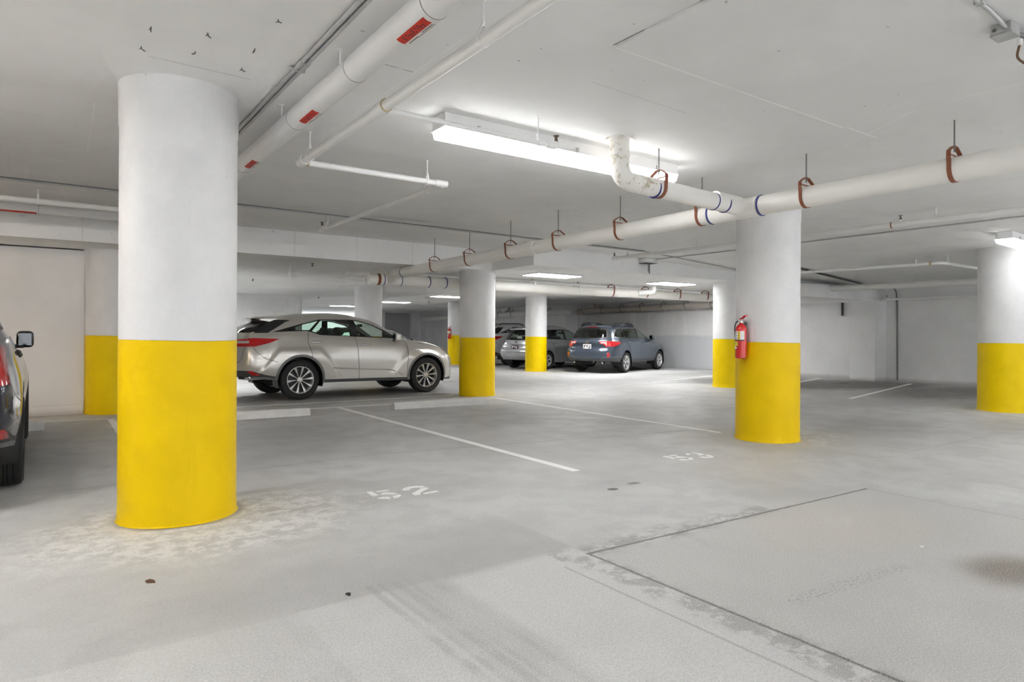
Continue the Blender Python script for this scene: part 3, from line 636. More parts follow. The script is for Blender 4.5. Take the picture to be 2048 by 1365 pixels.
# ------------------------------------------------------------------ hangers
def clevis(name, p, r, axis, top, label, m='rust', grp='pipe hangers', w=.032, rodm='zincd', rodr=.006):
    t = thing(name, label, 'pipe hanger', p, 0 if axis == 'y' else PI/2, grp)
    rr = r+.004; path = [(rr, 0, r*.75)]+[(rr*math.cos(a), 0, rr*math.sin(a)) for a in [-PI*k/14 for k in range(15)]]+[(-rr, 0, r*.75)]
    h = r+.082
    h = min(h, top-p[2]-.005)
    bm = B(); add_sweep(bm, path, (0, 1, 0), w, .005); obj('lower_strap', bm, M[m], t)
    e = r+.009; b0 = r*.55
    bm = B(); add_sweep(bm, [(e, 0, b0), (e, 0, max(b0+.01, h-.045)), (e*.28, 0, h), (-e*.28, 0, h), (-e, 0, max(b0+.01, h-.045)), (-e, 0, b0)], (0, 1, 0), w, .006); obj('yoke', bm, M[m], t, smooth=False)
    zb = min(r+.012, h-.01)
    bm = B(); add_tube(bm, [(-e-.012, 0, zb), (e+.012, 0, zb)], .0065, 8); add_tube(bm, [(-e-.016, 0, zb), (-e-.006, 0, zb)], .012, 6); add_tube(bm, [(e+.006, 0, zb), (e+.016, 0, zb)], .012, 6); obj('cross_bolt', bm, M[m], t)
    if top-p[2]-h > .004:
        bm = B(); add_tube(bm, [(0, 0, max(h-.04, zb)), (0, 0, top-p[2])], rodr, 8); add_tube(bm, [(0, 0, h-.012), (0, 0, h+.010)], .013, 6); obj('rod', bm, M[rodm], t)
    return t
def loop(p, r, axis, top, label, m='wpipe2'):
    t = thing('loop_hanger', label, 'pipe hanger', p, 0 if axis == 'y' else PI/2, 'small loop hangers')
    rr = r+.003; path = [(.008, 0, r+.045), (rr*.8, 0, r*.75)]+[(rr*math.cos(a), 0, rr*math.sin(a)) for a in [R(35)-R(250)*k/14 for k in range(15)]]+[(-rr*.8, 0, r*.75), (-.008, 0, r+.045)]
    bm = B(); add_sweep(bm, path, (0, 1, 0), .02, .003); obj('band', bm, M[m], t)
    bm = B(); add_tube(bm, [(0, 0, r+.03), (0, 0, top-p[2])], .0055, 8); add_tube(bm, [(0, 0, r+.03), (0, 0, r+.06)], .010, 8); add_tube(bm, [(0, 0, top-p[2]-.006), (0, 0, top-p[2])], .014, 8); obj('rod', bm, M[m], t)
ys = [2.2, 3.42, 4.6, 5.81, 6.98, 8.08, 9.22, 10.37]
for i, y in enumerate(ys):
    clevis('clevis_hanger', A(y), .096, 'y', 3.0, 'rust-red hanger on the long white drain pipe, %s from its near right end' % ORD[i])
clevis('clevis_hanger', (4.56, ry, 2.632), .084, 'x', 3.0, 'rust-red hanger on the short branch just right of the stained riser, against the lamp', w=.04)
for i, x in enumerate((9.3, 10.7, 11.85, 13.1, 14.4, 15.6)):
    clevis('clevis_hanger', (x, 12.3, zy), .112, 'x', LOW, '%s hanger on the thick cross drain pipe, %s from the left' % ('grey' if i < 2 else 'rust-brown', ORD[i]), 'wpipe' if i < 2 else 'rust', w=.04)
for i, y in enumerate((14.75, 15.9, 17.0, 18.1, 19.2, 20.35, 21.5)):
    clevis('clevis_hanger', (19.1, y, wallz(y)), .115, 'y', LOW, 'dark hanger on the wall drain pipe above the blue wagon, %s from the right' % ORD[i], 'wpipe' if False else 'grey', w=.035)
for i, y in enumerate((23.1, 24.3, 26.0, 27.1, 28.4)):
    clevis('clevis_hanger', (18.45, y, wallz(y)), .115, 'y', LOW, 'pale hanger on the far wall drain pipe behind the silver wagon, %s from the right' % ORD[i], 'grey', w=.035)
loop((1.81, 5.53, 2.795), .035, 'y', 3.0, 'white loop hanger near the elbow of the long sprinkler pipe')
loop((1.81, 2.82, 2.799), .035, 'y', 3.0, 'loop hanger on the long sprinkler pipe near the top edge of the view')
loop((3.05, 5.76, 2.795), .027, 'x', 3.0, 'white loop hanger near the right end of the bright sprinkler pipe')
loop((3.225, 6.1, 2.785), .03, 'y', 3.0, 'thin white loop hanger where the grey-white sprinkler pipe begins')
loop((3.24, 9.1, 2.79), .03, 'y', 3.0, 'small loop hanger beside the nozzle near the beam')
loop((3.12, 4.06, 2.79), .0185, 'x', 3.0, 'loop hanger on the thin branch in front of the lit lamp')
for y, l in ((3.68, 'loop hanger on the right sprinkler pipe above the tube light'), (7.4, 'loop hanger on the right sprinkler pipe just left of the extinguisher column'), (9.1, 'loop hanger at the far end of the right sprinkler pipe')): loop((9.2, y, 2.735+(y+3)*.00522), .035, 'y', zc(9.2, y), l, 'wpipe')
loop((13.3, 5.65, 2.629), .03, 'y', zc(13.3, 5.6), 'left loop hanger at the bend of the white pipe near the right column'); loop((13.5, 5.195, 2.624), .03, 'x', zc(13.5, 5.2), 'right loop hanger at the bend of the white pipe near the right column')
loop((17.0, 7.3, 2.521), .08, 'y', zc(17, 7), 'loop hanger on the thick white pipe between the right columns', 'wpipe'); loop((19.3, 8.6, 2.31), .03, 'y', zc(19.3, 8.6), 'loop hanger at the nozzle end of the thin pipe on the right wall', 'wpipe')
loop((-.1, 9.75, 2.86), .034, 'x', 3.0, 'loop hanger on the beige pipe at left')
for i, y in enumerate((1.9, 3.8, 5.0, 6.4, 7.7)):
    t = thing('jacket_hanger', 'small hanger plate on the left flank of the jacketed pipe, %s from the top edge' % ORD[i], 'pipe hanger', (jx-jr*.8, y, jz), 0, 'jacketed pipe hangers'); bm = B(); add_box(bm, (-.006, -.012, .04), (.0, .012, 3.0-jz), .002, 1); add_box(bm, (-.03, -.015, 3.0-jz-.006), (.01, .015, 3.0-jz)); obj('bracket', bm, M['wpipe2'], t, smooth=False)
# ------------------------------------------------------------------ pendent sprinkler heads in the lower slab
for (x, y), l in (((4.0, 12.05), 'small sprinkler head in the lower ceiling in front of the beige silver SUV roof'), ((4.03, 16.5), 'small sprinkler head in the lower ceiling above the rear of the beige silver SUV'), ((8.0, 23.4), 'tiny distant sprinkler head in the lower ceiling left of the white column'), ((12.7, 23.8), 'tiny distant sprinkler head in the lower ceiling before the grey shutter')):
    t = thing('pendent_sprinkler', l, 'sprinkler', (x, y, LOW), 0, 'ceiling sprinkler heads'); bm = B(); add_lathe(bm, [(.035, 0), (.035, -.004), (.012, -.006), (.010, -.045), (.03, -.047), (.03, -.052), (.004, -.058)], 16); obj('nozzle', bm, M['brass'], t)
# wire stubs on the ceiling above the near column
for i, (x, y) in enumerate(((.463, 4.145), (.735, 4.045), (.447, 4.47), (.725, 4.354), (1.007, 4.098), (1.011, 4.451), (1.015, 3.644))):
    bm = B(); a = random.uniform(0, 6); add_tube(bm, [(0, 0, 0), (.006*math.cos(a), .006*math.sin(a), -.016), (.022*math.cos(a), .022*math.sin(a), -.022)], .0028, 6); add_tube(bm, [(0, 0, -.010), (-.009, .005, -.018)], .002, 6)
    o = obj('wire_stub', bm, M['black']); o.location = (x, y, 3.0); tag(o, 'bent black wire stub poking from the ceiling above the nearest column', 'wire stub', 'wire stubs above the nearest column')

# ------------------------------------------------------------------ ceiling lights
def wrap_light(x0, x1, yc, ztop, label, m='tube'):
    L = x1-x0; t = thing('tube_light', label, 'ceiling light', ((x0+x1)/2, yc, ztop), 0, 'wraparound tube lights')
    if x0 > 6: t.rotation_euler = (0, math.atan(.0245), 0)
    def trap(bm, prof, a, b):
        A_ = [bm.verts.new((a, y, z)) for y, z in prof]; B_ = [bm.verts.new((b, y, z)) for y, z in prof]; n = len(prof)
        bm.faces.new(A_); bm.faces.new(B_[::-1])
        for i in range(n): bm.faces.new((A_[i], B_[i], B_[(i+1) % n], A_[(i+1) % n]))
        bmesh.ops.recalc_face_normals(bm, faces=bm.faces[:])
    bm = B(); trap(bm, [(-.10, -.0005), (.10, -.0005), (.105, -.095), (.128, -.108), (-.128, -.108), (-.105, -.095)], -L/2, L/2); obj('housing', bm, M['lightbody'], t, smooth=False)
    bm = B(); trap(bm, [(-.122, -.1085), (.122, -.1085), (.10, -.165), (.08, -.175), (-.08, -.175), (-.10, -.165)], -L/2+.015, L/2-.015); obj('diffuser', bm, M[m], t, smooth=False)
    bm = B()
    for x in (-L/2+.3, 0, L/2-.3):
        for s in (-1, 1): add_box(bm, (x-.012, s*.112-.012, -.105), (x+.012, s*.112+.012, -.06), .002, 1)
    obj('latch', bm, M['zinc'], t, smooth=False)
    return t
wrap_light(2.48, 5.14, 4.50, 3.0, 'long lit tube light on the ceiling behind the stained riser')
wrap_light(11.66, 14.25, 3.74, zc(12.955, 3.8)-.001, 'lit tube light on the ceiling beside the right edge column', 'tubeb')
def troffer(x, y, label, m='tubefar'):
    t = thing('panel_light', label, 'ceiling light', (x, y, LOW), 0, 'lit ceiling panels'); bm = B(); add_box(bm, (-.61, -.3, -.035), (.61, .3, 0), .006, 1); obj('frame', bm, M['lightbody'], t, smooth=False)
    bm = B(); add_box(bm, (-.585, -.275, -.045), (.585, .275, -.034)); obj('diffuser', bm, M[m], t, smooth=False)
troffer(8.9, 11.05, 'lit ceiling panel right of the middle column above the drain pipe'); troffer(12.65, 11.0, 'lit ceiling panel near the extinguisher column above the elbow')
troffer(11.3, 19.7, 'nearer lit panel of the far lower ceiling, left of the middle column'); troffer(11.6, 24.7, 'lit panel above the far grey shutter'); troffer(11.4, 29.8, 'farthest lit ceiling panel, above the roof of the beige silver SUV')
# unseen white tube lights added to lift the overall brightness
for i, (x0, x1, y) in enumerate(((2.4, 5.0, -2.6), (9.0, 11.6, -2.6), (-3.5, -.9, 1.6), (-3.6, -1.0, 5.4), (15.8, 18.4, -1.0), (7.6, 10.2, .0))): wrap_light(x0, x1, y, zc((x0+x1)/2, y)-.001, 'unseen tube light added to lift the ambient light, %s of six' % ORD[i], 'tubeoff')
wrap_light(-5.4, -2.8, 8.2, 3.0, 'warm tube light on the ceiling left of the view near the left wall', 'warm')
for x, y in ((2.7, 16.6), (2.9, 20.4), (16.9, 14.5), (13.7, 15.4), (4.0, 28.0), (5.0, 35.0)): troffer(x, y, 'ceiling panel hidden x%.0f' % x, 'tubehid')  # panels added out of sight to brighten the far and lower bays
# hidden-panel labels reworded below
k = 0
for o in list(C.objects):
    if o.get('label', '').startswith('ceiling panel hidden'): o['label'] = 'lit ceiling panel hidden from view by the columns, pipes and walls, %s of six' % ORD[k]; k += 1

# ------------------------------------------------------------------ fire extinguishers
def extinguisher(cx, cy, r, ang, zb, label, sc=1.0):
    """hung on a column: ang is the world direction from the column axis"""
    t = thing('fire_extinguisher', label, 'fire extinguisher', (cx+math.cos(ang)*(r+.095), cy+math.sin(ang)*(r+.095), zb), ang+PI/2, 'fire extinguishers')
    R0 = .078; t.scale = (.86, .86, .90)
    bm = B(); add_lathe(bm, [(.06, 0), (R0, .012), (R0, .40), (.072, .43), (.05, .455), (.028, .468), (.026, .485)], 32); obj('cylinder', bm, M['extred'], t)
    bm = B(); add_lathe(bm, [(.024, .482), (.024, .50), (.015, .503), (.015, .53)], 16); obj('valve', bm, M['chrome'], t)
    bm = B(); add_box(bm, (-.01, -.02, .515), (.12, .02, .522), .004, 1); obj('carry_handle', bm, M['chrome'], t)
    bm = B(); v = add_sweep(bm, [(-.02, 0, .53), (.03, 0, .548), (.06, 0, .575), (.10, 0, .578)], (0, 1, 0), .038, .014); obj('squeeze_lever', bm, M['extred'], t)
    bm = B(); add_lathe(bm, [(.02, -.012), (.02, .012)], 16, (.0, -.025, .51), 'y'); obj('gauge', bm, M['chrome'], t)
    bm = B(); add_tube(bm, [(-.01, -.015, .51), (-.07, -.02, .50), (-.105, -.015, .42), (-.095, -.01, .30), (-.09, -.01, .22)], .010, 10, .05); obj('hose', bm, M['dark'], t)
    def patch(z0, z1, a0, a1, m, nm, rr=.0012, par=t):
        bm = B(); g = []
        for i in range(13):
            a = R(a0+(a1-a0)*i/12); g.append([bm.verts.new(((R0+rr)*math.sin(a), -(R0+rr)*math.cos(a), z)) for z in (z0, z1)])
        for i in range(12): bm.faces.new((g[i][0], g[i+1][0], g[i+1][1], g[i][1]))
        return obj(nm, bm, M[m], par)
    lb = patch(.255, .37, -75, 75, 'tagwhite', 'instruction_label'); patch(.255, .37, 8, 30, 'tagyellow', 'yellow_strip', .002, lb)
    for zz in (.275, .31, .345):
        for a in (-28, -8, 18): patch(zz-.007, zz+.007, a-4, a+4, 'ink', 'print_mark', .0028, lb)
    patch(.243, .256, -75, 75, 'ink', 'mounting_strap', .003)
    lb = patch(.175, .232, -70, 8, 'tagyellow', 'inspection_tag', .002); patch(.205, .212, -50, -10, 'ink', 'print_mark', .0026, lb)
    bm = B(); g = []
    for i in range(9):
        a = -66+70*i/8; hh = .024*min(1, i/2.0 if i < 3 else (8-i)/4.0); g.append([bm.verts.new(((R0+.0035)*math.sin(R(a)), -(R0+.0035)*math.cos(R(a)), .150+q*hh)) for q in (-1, 1)])
    for i in range(8): bm.faces.new((g[i][0], g[i+1][0], g[i+1][1], g[i][1]))
    bmesh.ops.remove_doubles(bm, verts=bm.verts[:], dist=1e-4); obj('paper_tag', bm, M['tagwhite'], t)
    bm = B(); add_box(bm, (-.02, .075, .15), (.02, .098, .50), .003, 1); obj('wall_bracket', bm, M['zincd'], t)
    return t
extinguisher(7.34, 4.83, .376, R(174), 1.005, 'red fire extinguisher with white label hung on the near right column')
extinguisher(13.84, 23.5, .36, R(200), 1.05, 'small distant red fire extinguisher on the far column beside the SUV nose')

# ------------------------------------------------------------------ cars
def hermite(p1, p2, m1, m2, t):
    t2 = t*t; t3 = t2*t
    return p1*(2*t3-3*t2+1)+m1*(t3-2*t2+t)+p2*(-2*t3+3*t2)+m2*(t3-t2)
def spline(P, sub, g0, g1, tens=1.0):
    """non-uniform Catmull-Rom through P with ghost points"""
    Q = [g0]+P+[g1]; out = []
    for i in range(1, len(Q)-2):
        p0, p1, p2, p3 = Q[i-1:i+3]; d0 = max((p1-p0).length, 1e-5); d1 = max((p2-p1).length, 1e-5); d2 = max((p3-p2).length, 1e-5)
        m1 = ((p1-p0)/d0*d1+(p2-p1)/d1*d0)/(d0+d1)*d1*tens; m2 = ((p2-p1)/d1*d2+(p3-p2)/d2*d1)/(d1+d2)*d1*tens
        for k in range(sub): out.append(hermite(p1, p2, m1, m2, k/sub))
    out.append(P[-1].copy()); return out
def mirror(v): return Vector((v.x, -v.y, v.z))
def car_shell(rings, si=11, sj=6):
    G = []
    for r in rings:
        P = [Vector(p) for p in r]
        if all(abs(p.y) < 1e-6 for p in P): G.append(spline(P, si, P[0]*2-P[1], P[-1]*2-P[-2]))
        else: G.append(spline(P, si, mirror(P[1]), mirror(P[-2])))
    n = len(G[0]); bm = B(); grid = []
    for i in range(n):
        col = [G[j][i] for j in range(len(G))]
        grid.append([bm.verts.new(p) for p in spline(col, sj, col[0]*2-col[1], mirror(col[-2])+Vector((0, 0, 0)), .92)])
    for i in range(n-1):
        for j in range(len(grid[0])-1):
            q = (grid[i][j], grid[i+1][j], grid[i+1][j+1], grid[i][j+1])
            try: bm.faces.new(q)
            except ValueError: pass
    for v in bm.verts:
        if abs(v.co.y) < 1e-4: v.co.y = 0
    bmesh.ops.remove_doubles(bm, verts=bm.verts[:], dist=.0008)
    bmesh.ops.recalc_face_normals(bm, faces=bm.faces[:]); bm.normal_update()
    f = max(bm.faces, key=lambda f: f.calc_center_median().y)
    if f.normal.y < 0: bmesh.ops.reverse_faces(bm, faces=bm.faces[:])
    bm.normal_update(); return bm
def inside(p, poly):
    x, y = p; c = False; j = len(poly)-1
    for i in range(len(poly)):
        xi, yi = poly[i]; xj, yj = poly[j]
        if (yi > y) != (yj > y) and x < (xj-xi)*(y-yi)/(yj-yi)+xi: c = not c
        j = i
    return c
UV = {'side': (0, 2), 'end': (1, 2), 'top': (0, 1)}
def cut(bm, lay, poly, view, flt, rid, only=None):
    a, b = UV[view]; ax = ({0, 1, 2}-{a, b}).pop(); n = len(poly)
    for i in range(n):
        p, q = poly[i], poly[(i+1) % n]; dx, dz = q[0]-p[0], q[1]-p[1]
        if math.hypot(dx, dz) < 1e-6: continue
        mg = .02; x0, x1 = min(p[0], q[0])-mg, max(p[0], q[0])+mg; z0, z1 = min(p[1], q[1])-mg, max(p[1], q[1])+mg
        fs = []
        for f in bm.faces:
            u = [v.co[a] for v in f.verts]; w = [v.co[b] for v in f.verts]
            if max(u) < x0 or min(u) > x1 or max(w) < z0 or min(w) > z1: continue
            if flt(f): fs.append(f)
        if not fs: continue
        es = {e for f in fs for e in f.edges}; vs = {v for f in fs for v in f.verts}
        no = [0, 0, 0]; no[a] = -dz; no[b] = dx; co = [0, 0, 0]; co[a] = p[0]; co[b] = p[1]
        bmesh.ops.bisect_plane(bm, geom=list(fs)+list(es)+list(vs), dist=1e-5, plane_co=co, plane_no=no)
    bm.normal_update()
    for f in bm.faces:
        if only is not None and f[lay] not in only: continue
        if flt(f):
            c = f.calc_center_median()
            if inside((c[a], c[b]), poly): f[lay] = rid
def circ(cx, cz, r, n=28): return [(cx+r*math.cos(2*PI*k/n), cz+r*math.sin(2*PI*k/n)) for k in range(n)]
def strip(pts, w):
    pts = [Vector(p) for p in pts]; L = []; Rr = []
    for i, p in enumerate(pts):
        t = (pts[min(i+1, len(pts)-1)]-pts[max(i-1, 0)]).normalized(); nn = Vector((-t.y, t.x))*w/2; L.append(p+nn); Rr.append(p-nn)
    return [tuple(p) for p in L+Rr[::-1]]
SIDE = lambda f: abs(f.normal.y) > .22 and f.calc_center_median().y > .2
REAR = lambda f: f.normal.x < -.03 and f.calc_center_median().x < -1.3
FRONT = lambda f: f.normal.x > .1 and f.calc_center_median().x > -.4
def region_mesh(src, lay, ids, side, inset=0.0, thick=0.0):
    """side: +1 left, -1 right, 0 both"""
    bm = B()
    for s in ((1, -1) if side == 0 else (side,)):
        vm = {}
        for f in src.faces:
            if f[lay] not in ids: continue
            vs = []
            for v in f.verts:
                if v not in vm:
                    c = v.co-v.normal*inset; vm[v] = bm.verts.new((c.x, c.y*s, c.z))
                vs.append(vm[v])
            try: bm.faces.new(vs if s == 1 else vs[::-1])
            except ValueError: pass
    bmesh.ops.remove_doubles(bm, verts=bm.verts[:], dist=.0004); bm.normal_update()
    return bm
def make_wheel(parent, x, y, z, s, r, w, rim, style):
    bm = B(); h = w/2; y0 = s*h   # outer face
    add_lathe(bm, [(rim*.96, -s*h*.9), (rim*.99, s*h*.80), (rim*1.0, s*h*.93), (rim*.965, s*h*.93), (rim*.93, s*h*.80), (rim*.90, -s*h*.2)], 48, axis='y', close=True)
    n = style['n']; pair = style.get('pair', 0)
    for k in range(n):
        for q in ((-pair, pair) if pair else (0,)):
            a0 = 2*PI*(k+.15)/n; a1 = a0+q
            def P(rr, off, yy, a):
                c, sn = math.cos(a), math.sin(a); return (rr*c-off*sn, yy, rr*sn+off*c)
            w0, w1 = style['w']; yo, yi = s*h*.86, s*h*.62
            st = [(.055, w0, yi), (rim*.45, w0*1.05, s*h*.70), (rim*.75, (w0+w1)/2, s*h*.80), (rim*.975, w1, yo)]; secs = []
            for rr, ww, yy in st:
                u = (rr-.05)/(rim-.05); aa = a0*(1-u)+a1*u if pair else a0
                secs.append([bm.verts.new(P(rr, -ww, yy-s*.004, aa)), bm.verts.new(P(rr, 0, yy, aa)), bm.verts.new(P(rr, ww, yy-s*.004, aa)), bm.verts.new(P(rr, ww*.9, yy-s*.045, aa)), bm.verts.new(P(rr, -ww*.9, yy-s*.045, aa))])
            for i in range(3):
                for j in range(5): bm.faces.new((secs[i][j], secs[i+1][j], secs[i+1][(j+1) % 5], secs[i][(j+1) % 5]))
    add_lathe(bm, [(.055, s*h*.45), (.05, s*h*.64), (.03, s*h*.68), (.02, s*h*.68)], 20, axis='y')
    bmesh.ops.recalc_face_normals(bm, faces=bm.faces[:])
    o = obj('wheel', bm, M['rim'], parent, angle=30); o.location = (x, y, z)
    bm = B(); prof = [(rim*.97, -h*.80), (rim*1.06, -h*.98), (r*.90, -h), (r*.975, -h*.86), (r, -h*.62), (r, h*.62), (r*.975, h*.86), (r*.90, h), (rim*1.06, h*.98), (rim*.97, h*.80)]
    grooves = []
    for a, b in ((-.45, -.40), (-.13, -.08), (.08, .13), (.40, .45)): grooves += [(r, h*a), (r-.009, h*a+.002), (r-.009, h*b-.002), (r, h*b)]
    prof = prof[:5]+grooves+prof[5:]
    add_lathe(bm, prof, 56, axis='y', close=True); obj('tyre', bm, M['rubber'], o, angle=28)
    bm = B(); add_lathe(bm, [(.03, s*h*.18), (rim*.9, s*h*.18), (rim*.9, s*h*.05), (.03, s*h*.05)], 32, axis='y'); obj('brake_disc', bm, M['rimd'], o)
    return o
def box_seat(par, x, y, z, m, w=.52, bench=False):
    bm = B(); add_box(bm, (-.26, -w/2, 0), (.27, w/2, .16), .05, 3); o = obj('seat', bm, M[m], par); o.location = (x, y, z)
    bm = B(); add_box(bm, (-.08, -w/2+.02, 0), (.07, w/2-.02, .60), .06, 3); b = obj('backrest', bm, M[m], o); b.location = (-.24, 0, .10); b.rotation_euler = (0, R(-18), 0)
    for yy in ((-.4, 0, .4) if bench else (0,)):
        bm = B(); add_box(bm, (-.055, -.13, 0), (.05, .13, .19), .05, 3); hr = obj('headrest', bm, M[m], o); hr.location = (-.45, yy, .70); hr.rotation_euler = (0, R(-8), 0)
def build_car(name, label, cat, S):
    root = thing(name, label, cat, (0, 0, 0), 0)
    bm = car_shell(S['rings'], *S.get('res', (11, 6)))
    ss = lambda a: 0 if a < 0 else (1 if a > 1 else a*a*(3-2*a))
    for v in bm.verts:          # flared wheel arches
        if v.co.y > .6 and S.get('flare'):
            for cx in (-S['wb']/2, S['wb']/2):
                u = abs(v.co.x-cx); zt = min(1.02, 1.02-(u-.40)*1.25)
                v.co.y += S['flare']*ss((zt-v.co.z)/.07)*ss((.86-u)/.08)
    bm.normal_update(); lay = bm.faces.layers.int.new('reg'); names = {0: 'body'}
    bv = BVHTree.FromBMesh(bm)
    def ysurf(x, z):
        h = bv.ray_cast(Vector((x, 3, z)), Vector((0, -1, 0))); return h[0].y if h[0] else .8
    rid = 0; regs = []
    for nm, view, poly, flt, kw in S['regions']:
        rid += 1; cut(bm, lay, poly, view, flt, rid, None); regs.append((rid, nm, kw))
    wx, wr, ar, ar2 = S['wb']/2, S['wr'], S['ar'], S['ar2']
    for cx in (-wx, wx):
        if S.get('archm'):
            rid += 1; cut(bm, lay, circ(cx, wr+S.get('adz', 0), ar2), 'side', lambda f: SIDE(f) and f.calc_center_median().z < 1.1, rid); regs.append((rid, 'wheel_arch_trim', dict(m=S['archm'], sep=1)))
        rid += 1; cut(bm, lay, circ(cx, wr+S.get('adz', 0), ar), 'side', lambda f: SIDE(f) and f.calc_center_median().z < 1.1, rid); regs.append((rid, None, {}))
    for v in bm.verts: v.normal_update()
    bm.normal_update()
    dead = {r for r, n, k in regs if n is None}
    byname = {}
    for r, n, k in regs:
        if n: byname.setdefault((n, k.get('m'), k.get('sep', 0), k.get('inset', 0.0), r if k.get('sep') else 0), set()).add(r)
    used = set().union(*byname.values()) if byname else set()
    body = obj('body', region_mesh(bm, lay, {0}, 0), M[S['paint']], root, angle=50)
    body['label'] = S.get('bodylabel', 'painted body')
    for (n, m, sep, inset, _), ids in byname.items():
        for s in ((1, -1) if sep else (0,)):
            b2 = region_mesh(bm, lay, ids, s, inset)
            if len(b2.faces) == 0: b2.free(); continue
            o = obj(n, b2, M[m], root, angle=50)
    bm.free()
    L0, L1 = S['rings'][0][0][0], S['rings'][0][-1][0]
    # underbody, wheel housings
    pan = [Vector(p) for p in S['rings'][0]]
    b2 = B(); g = spline(pan, 6, mirror(pan[1]), mirror(pan[-2]))
    top = [b2.verts.new((p.x*.985, p.y*.96, max(.24, p.z-.0)+.02)) for p in g]; bot = [b2.verts.new((p.x*.985, -p.y*.96, max(.24, p.z)+.02)) for p in g]
    for i in range(len(g)-1):
        try: b2.faces.new((top[i], top[i+1], bot[i+1], bot[i]))
        except ValueError: pass
    bmesh.ops.remove_doubles(b2, verts=b2.verts[:], dist=.001)
    obj('underbody', b2, M['black'], root)
    for cx in (-wx, wx):
        for s in (-1, 1):
            b2 = B(); rings_ = []
            yo = ysurf(cx, wr+ar2+.02)-.02
            for yy in (yo, yo-.32):
                rings_.append([b2.verts.new((cx+(ar+.012)*math.cos(a), s*yy, wr+S.get('adz', 0)+(ar+.012)*math.sin(a))) for a in [R(-20)+R(220)*k/24 for k in range(25)]])
            for k in range(24): b2.faces.new((rings_[0][k], rings_[0][k+1], rings_[1][k+1], rings_[1][k]))
            b2.faces.new(rings_[1]); obj('wheel_housing', b2, M['black'], root)
            make_wheel(root, cx, s*(S['w']/2-.010-S['tw']/2), wr, s, wr, S['tw'], S['rim'], S['wheel'])
    # cabin
    if S.get('cabin', True):
        b2 = B(); add_box(b2, (-1.6, -.68, .40), (1.0, .68, .44)); obj('cabin_floor', b2, M['black'], root, smooth=False)
        for y in (-.37, .37): box_seat(root, .05, y, .52, S.get('seat', 'cloth'))
        box_seat(root, -.92, 0, .52, S.get('seat', 'cloth'), 1.22, True)
        b2 = B(); add_box(b2, (.72, -.68, .70), (1.05, .68, 1.06), .06, 3); obj('dashboard', b2, M['black'], root)
        b2 = B(); pts = [(0, .18*math.cos(a), .18*math.sin(a)) for a in [2*PI*k/24 for k in range(25)]]; add_tube(b2, pts, .014, 8); add_tube(b2, [(0, -.17, 0), (0, .17, 0)], .018, 8); sw = obj('steering_wheel', b2, M['black'], root); sw.location = (.52, .37, 1.0); sw.rotation_euler = (0, R(-22), 0)
        b2 = B(); add_box(b2, (-.012, -.11, -.03), (.012, .11, .03), .01, 2); mr = obj('inside_mirror', b2, M['black'], root); mr.location = S.get('imir', (.33, 0, 1.42))
    # handles
    for x, z in S.get('handles', ()):
        for s in (-1, 1):
            y = ysurf(x, z); b2 = B(); bmesh.ops.create_uvsphere(b2, u_segments=16, v_segments=10, radius=1, matrix=Matrix.Translation((x, s*(y+.002), z)) @ Matrix.Diagonal((.125, .03, .028, 1)))
            o = obj('door_handle', b2, M[S.get('handlem', 'chrome')], root)
    for x, z, m in S.get('mirrors', ()):
        for s in (-1, 1):
            y = ysurf(x-.02, z-.06); b2 = B(); add_box(b2, (-.06, 0, -.085), (.085, .16, .10), .045, 4)
            for v in b2.verts:
                if s < 0: v.co.y *= -1
                if v.co.x > 0: v.co.z *= .85
            bmesh.ops.recalc_face_normals(b2, faces=b2.faces[:])
            o = obj('door_mirror', b2, M[m], root); o.location = (x, s*(y+.0), z+.03)
            b2 = B(); add_box(b2, (-.05, -.06, -.09), (.05, .08, -.05), .015, 2)
            for v in b2.verts:
                if s < 0: v.co.y *= -1
            bmesh.ops.recalc_face_normals(b2, faces=b2.faces[:]); obj('mirror_foot', b2, M['black'], o)
            b2 = B(); add_box(b2, (-.066, .02, -.06), (-.06, .14, .075), .002, 1)
            for v in b2.verts:
                if s < 0: v.co.y *= -1
            bmesh.ops.recalc_face_normals(b2, faces=b2.faces[:]); obj('mirror_glass', b2, M['mirror'], o)
    def rail(pts, r, m, nm, mirrored=True, seg=8):
        for s in ((1, -1) if mirrored else (1,)):
            b2 = B(); add_tube(b2, [(x, y*s, z) for x, y, z in pts], r, seg, .05); obj(nm, b2, M[m], root)
    for pts, r, m, nm in S.get('rails', ()): rail(pts, r, m, nm)
    for nm, lo, hi, bev, m, both in S.get('boxes', ()):
        for s in ((1, -1) if both else (1,)):
            b2 = B(); add_box(b2, (lo[0], min(lo[1]*s, hi[1]*s), lo[2]), (hi[0], max(lo[1]*s, hi[1]*s), hi[2]), bev, 2); obj(nm, b2, M[m], root)
    for pts, r in S.get('creases', ()):
        for s in (-1, 1):
            P = [(x, s*(ysurf(x, z)-r*.3), z) for x, z in pts]; b2 = B(); add_tube(b2, P, r, 8, .08); obj('crease_ridge', b2, M[S['paint']], root)  # thin raised ridge standing in for the shaded door crease
    for f in S.get('extra', ()): f(root, ysurf)
    return root

